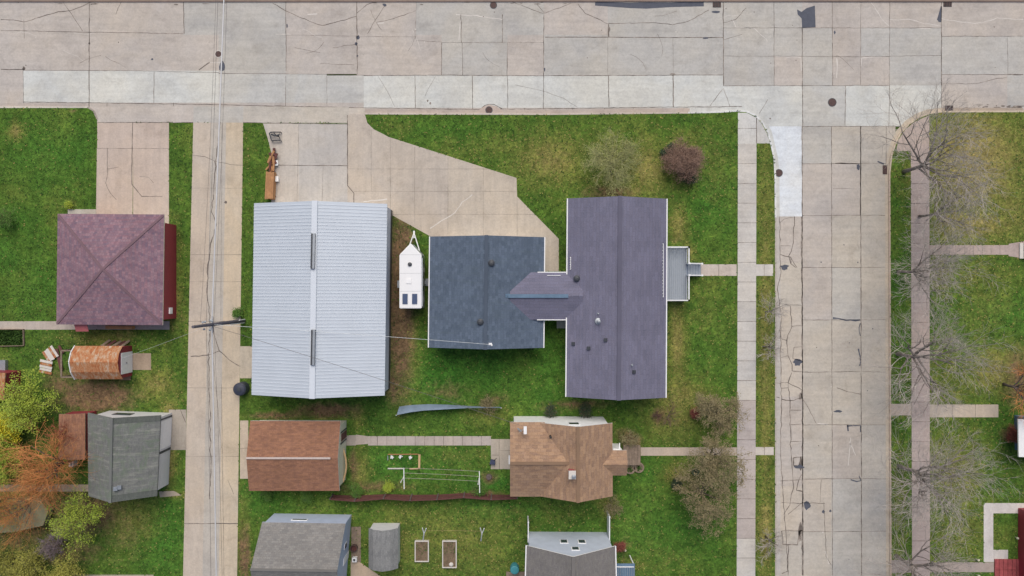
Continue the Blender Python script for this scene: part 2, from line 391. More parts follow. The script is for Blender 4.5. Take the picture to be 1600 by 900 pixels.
# row A (y 1.5-52), row B (52-112), row C
panels([-900, 36, 138, 240, 286, 355, 446, 557, 650, 720, 785, 850, 950, 1052, 1130], [1.5, 54],
       [[PINK, PINK, PINK, PINK, GREY, GREY, PINK, PINK, GREY, GREY, GREY, PINK, GREY, GREY]], road, ZS)
panels([-900, 138, 240, 341], [54, 110], [[PINK, PINK, PINK]], road, ZS); panels([341, 446, 557], [54, 115], [[GREY, PINK]], road, ZS)
panels([557, 690, 722, 793, 850, 950, 1052, 1130], [54, 117.5], [[PINK, GREY, GREY, PINK, GREY, GREY, GREY]], road, ZS)
road.poly(rect(-900, 110, 35, 200), ZS, 0, PINK)
for x0, x1, c_ in [(35, 138, WHT), (138, 240, WHT), (240, 341, WHT), (341, 446, GRW), (446, 510, GRW), (510, 568, GRW), (568, 648, WHT), (648, 738, WHT), (738, 793, WHT), (793, 850, WHT), (850, 951, WHT), (951, 1052, WHT), (1052, 1130, WHT)]:
    road.poly(rect(x0, 110 if x1 <= 341 else (115 if x1 <= 557 else 117.5), x1, 160 if x1 <= 568 else 168), ZS, 0, jit(c_, .02))
road.poly(rect(35, 160, 568, 205), ZS, 0, PINK)
road.poly(rect(568, 168, 1075, 190), ZS, 0, PINK); road.poly(rect(1075, 168, 1130, 190), ZS, 0, WHT)
panels([1130, 1210, 1254, 1301, 1346, 1391, 1472], [1.5, 43, 87, 133],
       [[GREY, GREY, PINK, PINK, PINK, PINK], [GREY, GREY, GREY, PINK, GREY, GREY], [GREY, PINK, GREY, PINK, PINK, GREY]], road, ZS)
panels([1130, 1254, 1322, 1391, 1472], [133, 197], [[WHT, GRW, WHT, WHT]], road, ZS)
panels([1472, 1575, 2500], [1.5, 56, 116, 176], [[PINK, PINK], [GREY, GREY], [PINK, GREY]], road, ZS)
LANE = [TAN, GREY, PINK, TAN, GREY, TAN2, PINK, GREY, TAN]
ys_ = [197, 255, 336, 418, 500, 581, 664, 748, 831, 1300]
for j in range(len(ys_) - 1):
    a, b_ = ys_[j], ys_[j + 1]
    road.poly(rect(1254, a, 1300, b_), ZS, 0, jit([GREY, PINK, PINK, PINK, TAN, TAN, TAN, TAN2, TAN][j], .025))
    road.poly(rect(1300, a, 1345, b_), ZS, 0, jit([TAN, PINK, TAN, GREY, TAN, TAN, PINK, GREY, GREY][j], .025))
    road.poly(rect(1345, a, 1395, b_), ZS, 0, jit([TAN, TAN, TAN, TAN, TAN, TAN, C(192, 186, 178), C(192, 187, 180), C(192, 187, 180)][j], .015))
road.poly([(1197, 197), (1254, 197), (1254, 338), (1205, 338)], ZS, 0, BRT)
road.poly(rect(1395, 197, 1400, 230), ZS, 0, TAN)
road.poly(rect(1150, 197, 1197, 230), ZS, 0, BRT)
for a, b_ in [(338, 410), (410, 480), (480, 560), (560, 620), (620, 690), (690, 760), (760, 830), (830, 1300)]:
    road.poly(rect(1205, a, 1220, b_), ZS, 0, jit(C(196, 190, 184))); road.poly(rect(1220, a, 1254, b_), ZS, 0, jit(R.choice([TAN2, TAN, PINK]), .04))
Z1 = ZS + .004
J = lambda pts, wd=1.0, jt=.35, mt=1: strip(road, pts, wd * .8, Z1, mt, jt)
# long joints
J([(0, 47), (100, 49), (285, 52)]); J([(446, 54), (557, 56), (650, 57)], .5); J([(690, 66), (793, 66), (850, 66)], .6); J([(650, 63), (690, 65)], .7)
J([(852, 57.5), (950, 57.5), (1052, 58), (1130, 58)], 1.4, .2); J([(0, 108), (35, 108)], 1.6); J([(35, 109), (200, 110), (341, 113)], .8); J([(341, 114), (446, 115), (568, 117)], .7)
J([(568, 117.5), (700, 117), (850, 118), (1130, 116.5)], 1.1); J([(1130, 133.5), (1391, 133)], .9); J([(35, 159), (130, 160), (341, 163), (420, 165), (568, 168)], 1.3)
J([(568, 168), (740, 170.5), (850, 169.5), (1050, 166.8), (1130, 166.5), (1160, 166)], 1.2); J([(0, 163), (35, 164)], .9)
J([(750, 170), (758, 164), (764, 162), (772, 163), (784, 169)], 1.4); J([(1130, 43), (1472, 43)], .8); J([(1130, 87), (1345, 88), (1472, 86)], .7); J([(1254, 197.5), (1400, 196.5)], 1)
J([(1472, 56), (1600, 56)], 1); J([(1472, 116), (1575, 116)], 1); J([(1575, 116), (1600, 116)], 2)
for x, a, b_, wd in [(36, 30, 60, .7), (35, 108, 160, .8), (138.5, 0, 168, 1.5), (240, 112, 161, 1.2), (286, 2, 52, 1.3), (446, 0, 110, 1.2), (446, 118, 165, .8), (557, 0, 116, 1.6), (690, 66, 117, 1.2), (722, 66, 117, .9), (720, 22, 66, 1.2), (785, 22, 66, 1.2), (793, 66, 118, 1), (650, 2, 60, .6),
                     (510, 118, 166, .7), (648, 118, 169, 1.2), (738, 118, 170, 1.2), (793, 118, 170, .9), (850, 22, 170, 1.2), (951, 37, 57, 2.4), (951, 118, 167, 1.6), (1052, 116, 167, 1.7), (1130.5, 3, 133, 1.5), (950, 58, 116, .5), (1052, 58, 116, .5),
                     (1210, 2, 133, .9), (1254, 43, 197, 1.3), (1301, 2, 133, 1.0), (1346, 0, 133, .7), (1391, 2, 197, .8), (1322, 133, 196, 1.2), (1472, 2, 167, 1.4), (1575, 58, 116, .6), (1391, 133, 165, .6)]:
    J([(x, a), (x + R.uniform(-1, 1), b_)], wd)
for x, wd in [(1254, 1.7), (1300, 1.1), (1345.5, 1.6), (1385.5, 1.0)]: J([(x, 197), (x + .5, 500), (x + 1.5, 900)], wd)
for y in (255, 336, 418, 500, 581, 664, 748, 831): J([(1254, y + R.uniform(-1, 1)), (1345, y)], 1.0); J([(1345, y), (1386, y + R.uniform(-1, 1))], .7)
for x in (90, 166, 270): J([(x + .5, 160), (x, 168)], .8)
for x in (1036, 1087, 990, 945, 895, 820, 700): J([(x, 168), (x, 178)], .8)
for x, a, b_ in [(1212, 338, 900)]: J([(1219, 338), (1219, 400), (1221, 430), (1215, 452), (1221, 490), (1220, 560), (1222, 640), (1220, 700), (1223, 760), (1228, 830), (1232, 900)], 1.3, .9)
# cracks in the old outer lane
J([(1242, 338), (1240, 380), (1234, 400), (1236, 412)], 1.3, 1.2); J([(1219, 384), (1236, 384)], 1); J([(1219, 397), (1236, 402), (1236, 412), (1244, 418)], 1.5, .7); J([(1236, 402), (1242, 412), (1246, 418)], 1.3)
J([(1219, 348), (1226, 342), (1240, 339)], .8); J([(1228, 476), (1236, 478), (1237, 510), (1230, 530), (1232, 556), (1221, 559)], 1.4, .9); J([(1238, 510), (1253, 508)], 1); J([(1219, 515), (1222, 530), (1230, 532)], .9)
J([(1226, 476), (1253, 477)], .9); J([(1253, 542), (1241, 543), (1239, 560), (1253, 564)], 1.2); J([(1232, 556), (1238, 570), (1238, 580), (1253, 581)], 1.6); J([(1238, 582), (1232, 598), (1254, 610), (1253, 622), (1240, 626), (1222, 624)], 1.5, .8)
J([(1221, 598), (1232, 598), (1232, 606), (1222, 607)], 1.2); J([(1232, 606), (1235, 625), (1236, 700), (1240, 760), (1234, 790), (1225, 805)], 1.5, 1); J([(1236, 641), (1253, 641)], 1.4); J([(1236, 664), (1253, 663)], .9)
J([(1240, 716), (1254, 714), (1254, 730), (1241, 728), (1240, 716)], 2.0, .6); J([(1253, 742), (1246, 757), (1245, 766), (1254, 768)], 2.2, .8); J([(1236, 690), (1253, 690)], .8); J([(1232, 804), (1254, 786)], 1.1); J([(1222, 830), (1224, 851), (1246, 852), (1250, 830), (1254, 829)], 2.2, .6); J([(1222, 830), (1252, 830)], 1)
J([(1232, 852), (1232, 892), (1222, 897)], 1.6, 1); J([(1212, 620), (1219, 622)], 1); J([(1221, 600), (1212, 598)], 1); J([(1220, 752), (1253, 750)], 1); J([(1222, 786), (1254, 787)], 1); J([(1253, 338), (1254.5, 620), (1254.5, 900)], 1.8, .8)
blot(road, 1247, 566, 7, 5, Z1, 2); blot(road, 1226, 418, 7, 5, Z1, 2); blot(road, 1252, 620, 3, 6, Z1, 1); blot(road, 1251, 832, 3, 16, Z1, 1, j=.2); blot(road, 1252, 726, 3, 10, Z1, 1); blot(road, 1249, 730, 8, 3, Z1 + .004, 2)
# random cracks and spalls
J([(0, 30), (20, 31), (36, 34), (90, 18), (110, 16), (138, 4), (150, 0)], 1.4, .7); J([(97, 2), (107, 16), (128, 48)], .9, .5); J([(190, 0), (184, 12), (180, 22)], .8); J([(425, 4), (445, 16), (470, 27), (503, 40), (557, 25)], 1.3, .8)
J([(557, 20), (573, 6), (588, 3)], 1.2, .7); J([(601, 8), (590, 24), (574, 52)], 1, .6); J([(588, 34), (614, 29), (650, 16)], .9, .6); J([(460, 74), (500, 82)], .7); J([(500, 99), (553, 101)], .8, .6); J([(520, 74), (557, 68)], .8, .8)
J([(903, 5), (915, 20), (951, 37)], 1.3, .6); J([(951, 36), (1020, 35), (1052, 38), (1075, 33), (1108, 15)], 1.1, .5); J([(800, 2), (850, 21), (893, 4)], 1, .5); J([(838, 5), (851, 20)], .8); J([(1130, 35), (1150, 30), (1166, 12)], 1, .8)
J([(1145, 30), (1150, 42), (1180, 44), (1190, 54), (1200, 64)], 1.1, .6, 3); J([(1130, 62), (1160, 53)], .8); J([(1110, 165), (1122, 148), (1131, 138), (1141, 166)], .9, .7); J([(1200, 155), (1185, 180)], .7, .5)
J([(310, 109), (322, 100), (327, 97)], 2.2, .7); J([(327, 97), (350, 97)], .8, .2, 3); J([(805, 132), (850, 142), (880, 153), (902, 167)], .5); J([(590, 118), (605, 142), (617, 167)], .5); J([(680, 119), (668, 140), (664, 150)], .5)
J([(1360, 0), (1380, 30), (1392, 42)], 1.2, .6, 3); J([(1391, 30), (1420, 30), (1445, 36), (1472, 40)], 1.1, .9, 3); J([(1425, 43.5), (1455, 44)], 1.6, .4, 3); J([(1212, 88), (1252, 89), (1253, 110)], 1.4, .5, 3); J([(1346, 103), (1347, 90), (1391, 87)], 1.5, .5, 3); J([(1308, 90), (1308, 122)], 2, .9, 3); J([(1472, 28), (1500, 34), (1530, 36), (1560, 28), (1600, 30)], 1.2, .9, 3); J([(1472, 131), (1530, 130), (1560, 122), (1575, 120)], .9, .7); J([(430, 53), (455, 53)], 1, .3, 3)
J([(480, 22), (495, 21)], 2, .3, 3); J([(590, 36), (600, 35)], 2, .3, 3); J([(712, 22), (745, 24), (785, 30)], 1.6, .8, 3); J([(720, 26), (717, 62)], 1.4, .5, 3)
blot(road, 1305, 50, 1.5, 2.5, Z1, 2); blot(road, 237, 92, 2, 1.5, Z1, 2); blot(road, 138.5, 67, 1.6, 1.6, Z1, 1); blot(road, 36, 107, 2.2, 3, Z1, 1); blot(road, 559, 58, 2.5, 4, Z1, 2); blot(road, 556, 68, 2, 2.5, Z1, 2); blot(road, 558, 87, 1.5, 1.5, Z1, 2); blot(road, 448, 40, 1.2, 3, Z1, 2)
blot(road, 346, 104, 5, 8, Z1, 2, 10, .25); road.poly([(1246, 14), (1253, 18), (1261, 12), (1274, 8), (1275, 42), (1254, 43), (1253, 28), (1247, 22)], Z1, 2); road.poly([(1465, 30), (1471, 9), (1472.5, 9), (1472, 34), (1468, 34)], Z1, 2)
blot(road, 1103, 59, 5, 1.4, Z1 + .004, 2, 8, .2); blot(road, 1119, 18, 6, 2.2, Z1, 2, 8, .2); blot(road, 601, 7, 3, 2.5, Z1, 2); blot(road, 851, 108, 1.2, 3, Z1, 2); blot(road, 668, 157, 1.4, 1.4, Z1, 1); blot(road, 672, 161, 1.4, 2, Z1, 1); blot(road, 1204, 185, 1.3, 1.3, Z1, 1); blot(road, 952, 45, 2, 4, Z1 + .004, 1); blot(road, 1052, 115, 4, 1.5, Z1 + .004, 1)
blot(road, 298, 181, 4, 6, Z1, 1)
strip(road, [(930, 5), (985, 8), (1010, 8), (1050, 7), (1100, 4)], 9, Z1, 2, 0, wj=.4)
for k in range(30): blot(road, R.uniform(1492, 1598), R.gauss(168, 2.5), R.uniform(1, 6), R.uniform(.5, 1.5), Z1 + .0005 * (k % 6), 1, 9)
for k in range(18): blot(road, R.uniform(10, 900), R.uniform(2, 7), R.uniform(1, 7), R.uniform(.4, 1.2), Z1 + .0005 * (k % 6), 1, 9)
J([(1302, 497), (1322, 500), (1345, 500)], 3, .8, 2); J([(1345, 505), (1343, 518), (1345, 525)], 1.5, 1, 2); J([(1342, 545), (1345, 558), (1344, 572)], 2.4, .7, 2); J([(1308, 606), (1325, 612), (1345, 616)], 1, .6); blot(road, 1310, 643, 6, 2, Z1, 2); J([(1324, 666), (1345, 665), (1345, 676)], 2.6, .5, 2); J([(1325, 664), (1326, 674)], 2.2, .5, 2); J([(1330, 750), (1340, 753), (1346, 752), (1343, 744)], 2, .7, 2)
J([(1254, 622), (1265, 640), (1276, 662)], 1, .5); J([(1278, 662), (1294, 664)], 2, .3, 3); J([(1254, 786), (1290, 787)], 1, .6); J([(1288, 785), (1290, 830), (1292, 870), (1300, 884)], .9, .7); J([(1290, 862), (1296, 882)], 1.6, .6, 3); blot(road, 1262, 790, 5, 6, Z1, 2, 10, .4); blot(road, 1287, 800, 2, 2.5, Z1, 2); blot(road, 1298, 799, 1.8, 2.2, Z1, 2); J([(1284, 750), (1282, 786)], .7)
J([(1330, 684), (1326, 728)], 1.4, .6, 3); J([(1328, 690), (1338, 712)], 1.4, .6, 3); J([(1306, 255), (1342, 255.5)], 2, .4); blot(road, 1342, 260, 2.5, 5, Z1 + .004, 2); J([(1302, 294), (1340, 295)], .6); J([(1372, 252), (1382, 256)], 3, .7, 2)
J([(1346, 197), (1345, 336)], 1.4, .5)
for k in range(26):                          # small spalls
    blot(road, R.uniform(10, 1590), R.uniform(8, 112), R.uniform(.5, 1.2), R.uniform(.5, 1.2), Z1 + .003, R.choice([1, 1, 3]))
for k in range(14): blot(road, R.uniform(1258, 1380), R.uniform(300, 890), R.uniform(.5, 1.3), R.uniform(.5, 1.3), Z1 + .003, R.choice([1, 2, 3]))
for k in range(16):
    x, y = R.uniform(10, 1450), R.uniform(8, 110); pts = [(x, y)]; a = R.choice([0, 0, 1.57]) + R.uniform(-.6, .6)
    for q in range(3): x += math.cos(a) * 12; y = min(128, max(6, y + math.sin(a) * 12)); a += R.uniform(-.5, .5); pts.append((x, y))
    J(pts, .6, .5, R.choice([1, 3]))
road.build('road', CM, kind='structure')

# gutters (4 mm up) and kerbs
gut = MB()
def gutter(pts, wd, col): 
    g0 = len(gut.f); strip(gut, pts, wd, ZS + .008, 0, 0, wj=0)
    for i in range(g0, len(gut.f)): gut.c[i] = col
gutter([(-900, 164), (137, 164)], 6, C(190, 180, 172)); gutter([(568, 173.5), (860, 174.4), (1078, 172)], 6.4, C(192, 178, 168)); gutter([(1078, 171.6), (1120, 171.5), (1153, 169.5), (1168, 170.5), (1183, 177), (1195, 189), (1203.5, 206), (1208.5, 226), (1213.5, 248), (1215.5, 280), (1216, 338)], 6, WHT)
gutter([(1600, 171), (1500, 171), (1472, 171)], 6, C(180, 165, 150)); gutter([(1472, 171), (1450, 173.5), (1433, 180), (1417, 191), (1403.5, 206), (1395.5, 224), (1389.5, 243), (1386.8, 270), (1387.5, 600), (1389.5, 1200)], 6, C(203, 190, 172))
gut.poly([(745, 174), (752, 168), (764, 163), (776, 166), (786, 173), (786, 177), (745, 177)], ZS + .011, 0, C(196, 178, 166))
gut.build('gutter', [M['concrete'], M['crack']], kind='structure')
kb = MB()
def kerb(pts, wd, col):
    for a, b_ in zip(pts, pts[1:]):
        A, B = P(*a), P(*b_); d = (B - A).normalized(); e = d * .01
        kb.beam(Vector((A.x, A.y, -.07)) - e, Vector((B.x, B.y, -.07)) + e, wd, .16, 0, col=jit(col, .02))
kerb([(-900, 167.5), (137, 167.5)], .15, C(214, 206, 196)); kerb([(137, 167.5), (146, 173), (152, 186)], .14, C(170, 160, 150))
kerb([(556, 179), (570, 177.5), (860, 178.2), (1075, 176)], .17, C(206, 194, 182)); kerb([(1075, 176), (1120, 175)] + wc + [(1212, 340)], .17, C(228, 228, 226))
kerb([(1212, 340), (1212, 700), (1212.5, 1200)], .14, C(186, 178, 170)); kerb([(2400, 174)] + ec, .16, C(212, 196, 176)); kerb([(1390, 270), (1391, 600), (1393, 1200)], .15, C(200, 180, 162))
kerb([(-900, 1.2), (450, 1.2), (1100, 1.0), (2400, 1.2)], .15, C(150, 130, 120))
kb.build('kerb', [M['concrete']], kind='structure')

# aprons ramp from the street up to lawn level
ap = MB()
def ramp_quad(x0, x1, x2, x3, ya, yb, col):
    a, b_, c_, d_ = P(x0, ya), P(x1, ya), P(x3, yb), P(x2, yb)
    ap.face([(d_.x, d_.y, .006), (c_.x, c_.y, .006), (b_.x, b_.y, ZS + .012), (a.x, a.y, ZS + .012)], 0, jit(col, .02))
ramp_quad(140, 208, 152, 208, 166, 191.5, PINK); ramp_quad(208, 302, 208, 302, 166, 191.5, PINK); ramp_quad(302, 380, 302, 380, 166, 191.5, GREY); ramp_quad(380, 460, 380, 460, 166, 192, TAN); ramp_quad(460, 545, 460, 544, 167, 192, TAN); ramp_quad(545, 570, 544, 570, 168, 192, TAN2)
ap.build('driveway_apron', CM, kind='structure')
# alley, driveways, walks at +6 mm over the lawn
dw = MB(); ZD = .006; ZJ = .010
ALY = C(208, 192, 174)
def dpoly(pts, col): dw.poly(pts, ZD, 0, jit(col, .015))
def dj(pts, wd=.9, jt=.3, mt=1): strip(dw, pts, wd * (.7 if wd < 1 else .95), ZJ, mt, jt)
ax = lambda y: (302 - (y - 191) * 16 / 709, 380 - (y - 191) * 9.5 / 709)
ya = [191.5, 258, 290, 398, 440, 502, 606, 713, 818, 1250]
for a, b_ in zip(ya, ya[1:]):
    for f0, f1, cl in ((0, .36, C(202, 188, 173)), (.36, .66, C(194, 186, 176)), (.66, 1, C(208, 192, 170))):
        X = lambda y, f: ax(y)[0] + (ax(y)[1] - ax(y)[0]) * f
        dpoly([(X(a, f0), a), (X(a, f1), a), (X(b_, f1), b_), (X(b_, f0), b_)], cl)
for y, wd in ((294, .5), (398, .7), (502, .8), (606, .6), (713, .6), (818, 1.4), (440, .5)): dj([(ax(y)[0], y), (ax(y)[1], y)], wd)
dj([(344, 191), (338, 240), (334, 290), (331, 330), (338, 352), (330, 380), (325, 420), (324, 455), (328, 500), (326, 560), (328, 640), (329, 720), (328, 780)], 1.5, 1.1)
dj([(300, 243), (320, 245), (336, 252), (360, 257), (380, 258)], .9, .5); dj([(332, 515), (343, 548), (358, 562), (376, 573)], 1.2, .5); dj([(343, 548), (325, 555), (298, 557)], 1.4, .6); dj([(346, 600), (350, 900)], .8, .2); dj([(347, 191), (345, 500)], .6, .2)
dj([(333, 560), (341, 640), (346, 700)], .7, .6); blot(dw, 353, 316, 2.5, 2, ZJ, 1)
dj([(356, 750), (365, 772)], .8, .4)
# left driveway
for r_ in (rect(152, 191.5, 208, 232), rect(208, 191.5, 264, 232), [(151.5, 232), (208, 232), (207, 340), (150, 340)], rect(208, 232, 264, 340)): dpoly(r_, C(204, 186, 172))
dpoly(rect(106, 327, 150, 345), C(196, 190, 178)); dpoly(rect(246, 340, 264, 360), C(190, 176, 160))
dj([(168, 232), (168, 272), (165, 286), (172, 302), (182, 312)], 1, .5); dj([(207.5, 191), (206, 250), (205.5, 288), (222, 307), (254, 307)], 1.1, .4); dj([(150, 232), (264, 232)], .7); dj([(218, 276), (232, 277), (240, 286)], .9, .5); dj([(168, 264), (185, 261)], .6, .4)
dj([(152, 191.5), (302, 191.5)], 1.1); dj([(380, 191.5), (544, 194)], 1.1)
# concrete yard
YD = C(197, 185, 172)
yard = [(411, 193), (543, 193), (543, 182), (549, 178), (570, 178), (574, 192), (584, 202), (600, 210), (620, 218), (807, 278), (808, 307), (873, 373), (873, 424), (850, 424), (672, 420), (672, 369), (607, 333), (607, 322), (540, 322), (424, 322), (425, 243), (418, 215)]
dpoly([(411, 193), (467, 193), (467, 322), (424, 322), (425, 243), (418, 215)], C(199, 190, 180)); dpoly(rect(467, 193, 543, 322), C(194, 188, 182))
dpoly([(543, 182), (549, 178), (570, 178), (574, 192), (584, 202), (600, 210), (607, 214), (607, 333), (543, 322)], YD)
dpoly([(607, 214), (620, 218), (700, 243.6), (700, 380), (672, 369), (607, 333)], YD); dpoly([(700, 243.6), (807, 278), (808, 307), (873, 373), (873, 424), (700, 424)], C(199, 187, 172))
dj([(543, 180), (543, 290), (553, 302), (553, 318)], 1.4, .3); dj([(428, 258), (543, 259)], 1.2, .2); dj([(467, 194), (464, 318)], .6); dj([(505, 260), (503, 318)], .6)
for x, a, b_ in [(580, 202, 300), (610, 216, 330), (648, 230, 350), (700, 246, 366), (755, 263, 368), (808, 306, 368)]: dj([(x, a), (x, b_)], .5, .2)
for y, x0, x1 in [(264, 543, 765), (299, 553, 806), (335, 610, 836)]: dj([(x0, y), (x1, y)], .45, .2)
dj([(738, 304), (722, 316), (710, 333), (690, 345), (672, 357)], 1.3, .5, 3); dj([(568, 315), (605, 311)], 1.6, .6, 3); dj([(553, 318), (605, 320)], 1.2, .7)
# walks
def walk(x0, y0, x1, y1, col, n=0, vert=False):
    dpoly(rect(x0, y0, x1, y1), col)
    for k in range(1, n):
        f = k / n
        if vert: dj([(x0, y0 + (y1 - y0) * f), (x1, y0 + (y1 - y0) * f)], .9, .1)
        else: dj([(x0 + (x1 - x0) * f, y0), (x0 + (x1 - x0) * f, y1)], .9, .1)
SW = C(201, 194, 187)
walk(1039, 413, 1151, 431, C(204, 192, 182), 4); walk(1180, 413, 1208, 431, C(212, 206, 200), 2)
walk(1001, 699, 1151, 712, C(196, 180, 166)); walk(1180, 698.5, 1209, 711, C(208, 200, 192), 2)
walk(540, 680, 556, 696, C(178, 168, 160)); dpoly([(556, 679), (575, 681.5), (575, 693.5), (556, 695)], C(186, 174, 166)); walk(575, 681.5, 767, 696, C(190, 178, 170), 13)
walk(767, 686, 797, 733, C(192, 180, 166), 0); dj([(780, 686), (780, 733)], .9); dj([(767, 711), (780, 711)], .8); dj([(780, 704), (797, 704)], .8)
walk(-900, 502, 265, 515, C(190, 178, 168)); walk(205, 552, 236, 578, C(168, 150, 132)); walk(375, 541, 396, 591, C(206, 192, 172)); walk(264, 640, 291, 703, C(176, 166, 154)); walk(375, 657, 388, 748, C(204, 188, 170)); dj([(372, 701), (388, 700)], .9)
walk(-900, 757, 140, 768, C(186, 168, 150)); dpoly([(248, 768), (272, 767), (284, 774), (250, 777)], C(190, 174, 154)); dj([(282, 640), (290, 660)], 1, .4)
walk(870, 500, 886, 513, C(186, 182, 174)); walk(188, 540, 204.5, 594, C(150, 126, 106))
dpoly([(548, 876), (556, 874), (594, 900), (620, 912), (600, 920), (548, 905)], C(196, 176, 156)); walk(100, 898, 240, 912, C(180, 165, 150))
walk(1452, 383, 1576, 398, C(186, 168, 160), 9); dpoly([(1576, 381), (1600, 377), (1700, 377), (1700, 404), (1600, 404), (1576, 400)], C(186, 168, 160))
walk(1391, 631, 1424, 649, C(190, 174, 160)); walk(1452, 632, 1560, 652, C(198, 184, 168), 3); walk(1391, 875, 1424, 895, C(172, 158, 150)); walk(1454, 878.5, 1553, 894, C(174, 160, 152))
dpoly(rect(1537, 786, 1552, 878), C(214, 208, 204)); dpoly(rect(1552, 786, 1700, 802), C(214, 208, 204)); dpoly(rect(1552, 859, 1575, 878), C(206, 200, 196))
# corner pads
dpoly([(1153, 176), (1167, 176.5), (1182, 184), (1182, 225), (1153, 225)], C(212, 210, 206)); dpoly([(1182, 184), (1190, 193), (1198, 208), (1203, 224), (1182, 224)], C(206, 203, 198)); dj([(1182, 184), (1182, 224)], 1); dj([(1153, 201), (1182, 200.5)], .9)
dpoly([(1452, 180), (1452, 236), (1400, 236), (1404, 218), (1414, 203), (1428, 191)], C(190, 174, 166)); dj([(1478, 176), (1455, 180)], .5)
dw.build('driveway', [M['concrete_ns']] + CM[1:], kind='structure')
sw = MB()
def sidewalk(xa, xb, xc, xd, y0, y1, step, col, colf=None):
    y = y0; k = 0
    while y < y1:
        e = min(y1, y + step); f0 = (y - y0) / (900 - y0); f1 = (e - y0) / (900 - y0)
        sw.poly([(xa + (xc - xa) * f0, y), (xb + (xd - xb) * f0, y), (xb + (xd - xb) * f1, e), (xa + (xc - xa) * f1, e)], .018, 0, jit(colf(y) if colf else col, .04))
        strip(sw, [(xa + (xc - xa) * f1, e), (xb + (xd - xb) * f1, e)], .7, .022, 1, .1); y = e
sidewalk(1153, 1182, 1151, 1180, 225, 1200, 30.8, SW, lambda y: C(206, 201, 195) if y < 600 or y > 820 else C(190, 180, 176))
sidewalk(1423, 1452, 1425, 1453, 225, 1200, 31, SW, lambda y: C(188, 172, 166))
sw.build('sidewalk', [M['concrete'], M['crack']], kind='structure')
# short grass tufts over the lawns near the camera's view: real blades break up the turf
EX = []
for mbx in (dw, sw):
    for f_, mt_ in zip(mbx.f, mbx.m):
        if mt_ == 0: q_ = [mbx.v[i][:2] for i in f_]; EX.append((min(p[0] for p in q_) - .08, max(p[0] for p in q_) + .08, min(p[1] for p in q_) - .08, max(p[1] for p in q_) + .08, q_))
LW = [[tuple(P(x, y)[:2]) for x, y in b_] for b_ in (westblk, eastblk)]
def on_lawn(x, y):
    if not any(inside(x, y, b_) for b_ in LW): return False
    for x0, x1, y0, y1, q_ in EX:
        if x0 < x < x1 and y0 < y < y1 and (inside(x, y, q_) or min(abs(x - x0), abs(x - x1), abs(y - y0), abs(y - y1)) < .1 and len(q_) == 4 and False): return False
    return True
tf = MB(); RG = random.Random(5); cnt = 0
while cnt < 65000:
    x, y = RG.uniform(-52, 52), RG.uniform(-30, 18)
    if not on_lawn(x, y): continue
    cnt += 1; mk = mask(x, y)
    if RG.random() < mk[1] * .8: continue
    mt_ = 2 if RG.random() < mk[0] * .75 + .06 else (0 if RG.random() < .5 else 1)
    sz = RG.uniform(.05, .13)
    for k in range(3):
        a = RG.uniform(0, 6.28); c_, s_ = math.cos(a), math.sin(a); e = .35 * sz; h = sz * RG.uniform(.35, .8)
        tf.face([(x - s_ * e, y + c_ * e, .002), (x + s_ * e, y - c_ * e, .002), (x + c_ * sz, y + s_ * sz, h)], mt_)
tg = tf.build('grass', [plain('grass_dark', C(52, 84, 30), 1, var=.3, scale=1), plain('grass_mid', C(98, 134, 50), 1, var=.3, scale=1), plain('grass_dry', C(168, 160, 92), 1, var=.3, scale=1)]); tg['kind'] = 'stuff'

# ================================================================== buildings
M['sh_purple'] = shingle('purple_grey_shingle', C(126, 125, 147), C(114, 114, 134), C(130, 125, 141), dark=.62, course=.3, tab=.9)
M['sh_blue'] = shingle('blue_grey_shingle', C(104, 118, 138), C(82, 96, 114), C(104, 118, 134), dark=.6, tab=.42, course=.28, streak=C(92, 106, 114))
M['sh_red'] = shingle('mottled_maroon_shingle', C(160, 132, 142), C(118, 102, 120), C(160, 106, 114), dark=.6, course=.27, tab=.24)
M['sh_rust'] = shingle('russet_shingle', C(168, 122, 98), C(138, 98, 80), C(190, 138, 100), dark=.7, streak=C(126, 92, 80))
M['sh_orange'] = shingle('tan_orange_shingle', C(182, 150, 124), C(150, 122, 104), C(196, 156, 116), dark=.55, tab=.5, course=.3)
M['sh_grey'] = shingle('grey_shingle', C(152, 150, 146), C(128, 127, 126), C(140, 134, 128), dark=.66, course=.2)
M['sh_grey2'] = shingle('worn_grey_shingle', C(138, 134, 132), C(122, 118, 118), C(146, 142, 132), dark=.8, streak=C(112, 110, 112))
M['sh_moss'] = shingle('mossy_grey_shingle', C(128, 129, 128), C(114, 116, 113), C(146, 148, 142), dark=.8, moss=C(112, 126, 106), streak=C(196, 196, 180))
M['sh_shed'] = shingle('pale_grey_shingle', C(150, 151, 150), C(128, 129, 130), C(158, 158, 155), dark=.6)
M['metal'] = None
m, t, n, b = newmat('pale_blue_metal'); v = coord(t, 'UV')
wv = N(t, 'ShaderNodeTexWave', Scale=1 / .28 / 6.2832 * 3.1416 * 1.0); wv.bands_direction = 'X'; t.links.new(v, wv.inputs['Vector'])
cc = mix(t, C(212, 221, 231), ramp(t, noise(t, .4, 4, .6, coord(t)), [(.3, g(.95)), (.7, g(1.04))]), 1, 'MULTIPLY')
t.links.new(cc, b.inputs['Base Color']); b.inputs['Roughness'].default_value = .45; b.inputs['Metallic'].default_value = .1
M['metal'] = m
M['metal_trim'] = plain('white_metal_trim', C(224, 231, 240), .45, var=.04)
m, t, n, b = newmat('rusted_sheet'); v = coord(t); mp = N(t, 'ShaderNodeMapping'); mp.inputs['Scale'].default_value = (2.6, 1, 1); t.links.new(v, mp.inputs[0])
cc = ramp(t, noise(t, 1.5, 7, .75, mp.outputs[0], .6), [(.34, C(206, 196, 182)), (.46, C(196, 148, 108)), (.58, C(182, 112, 66)), (.72, C(150, 82, 52))])
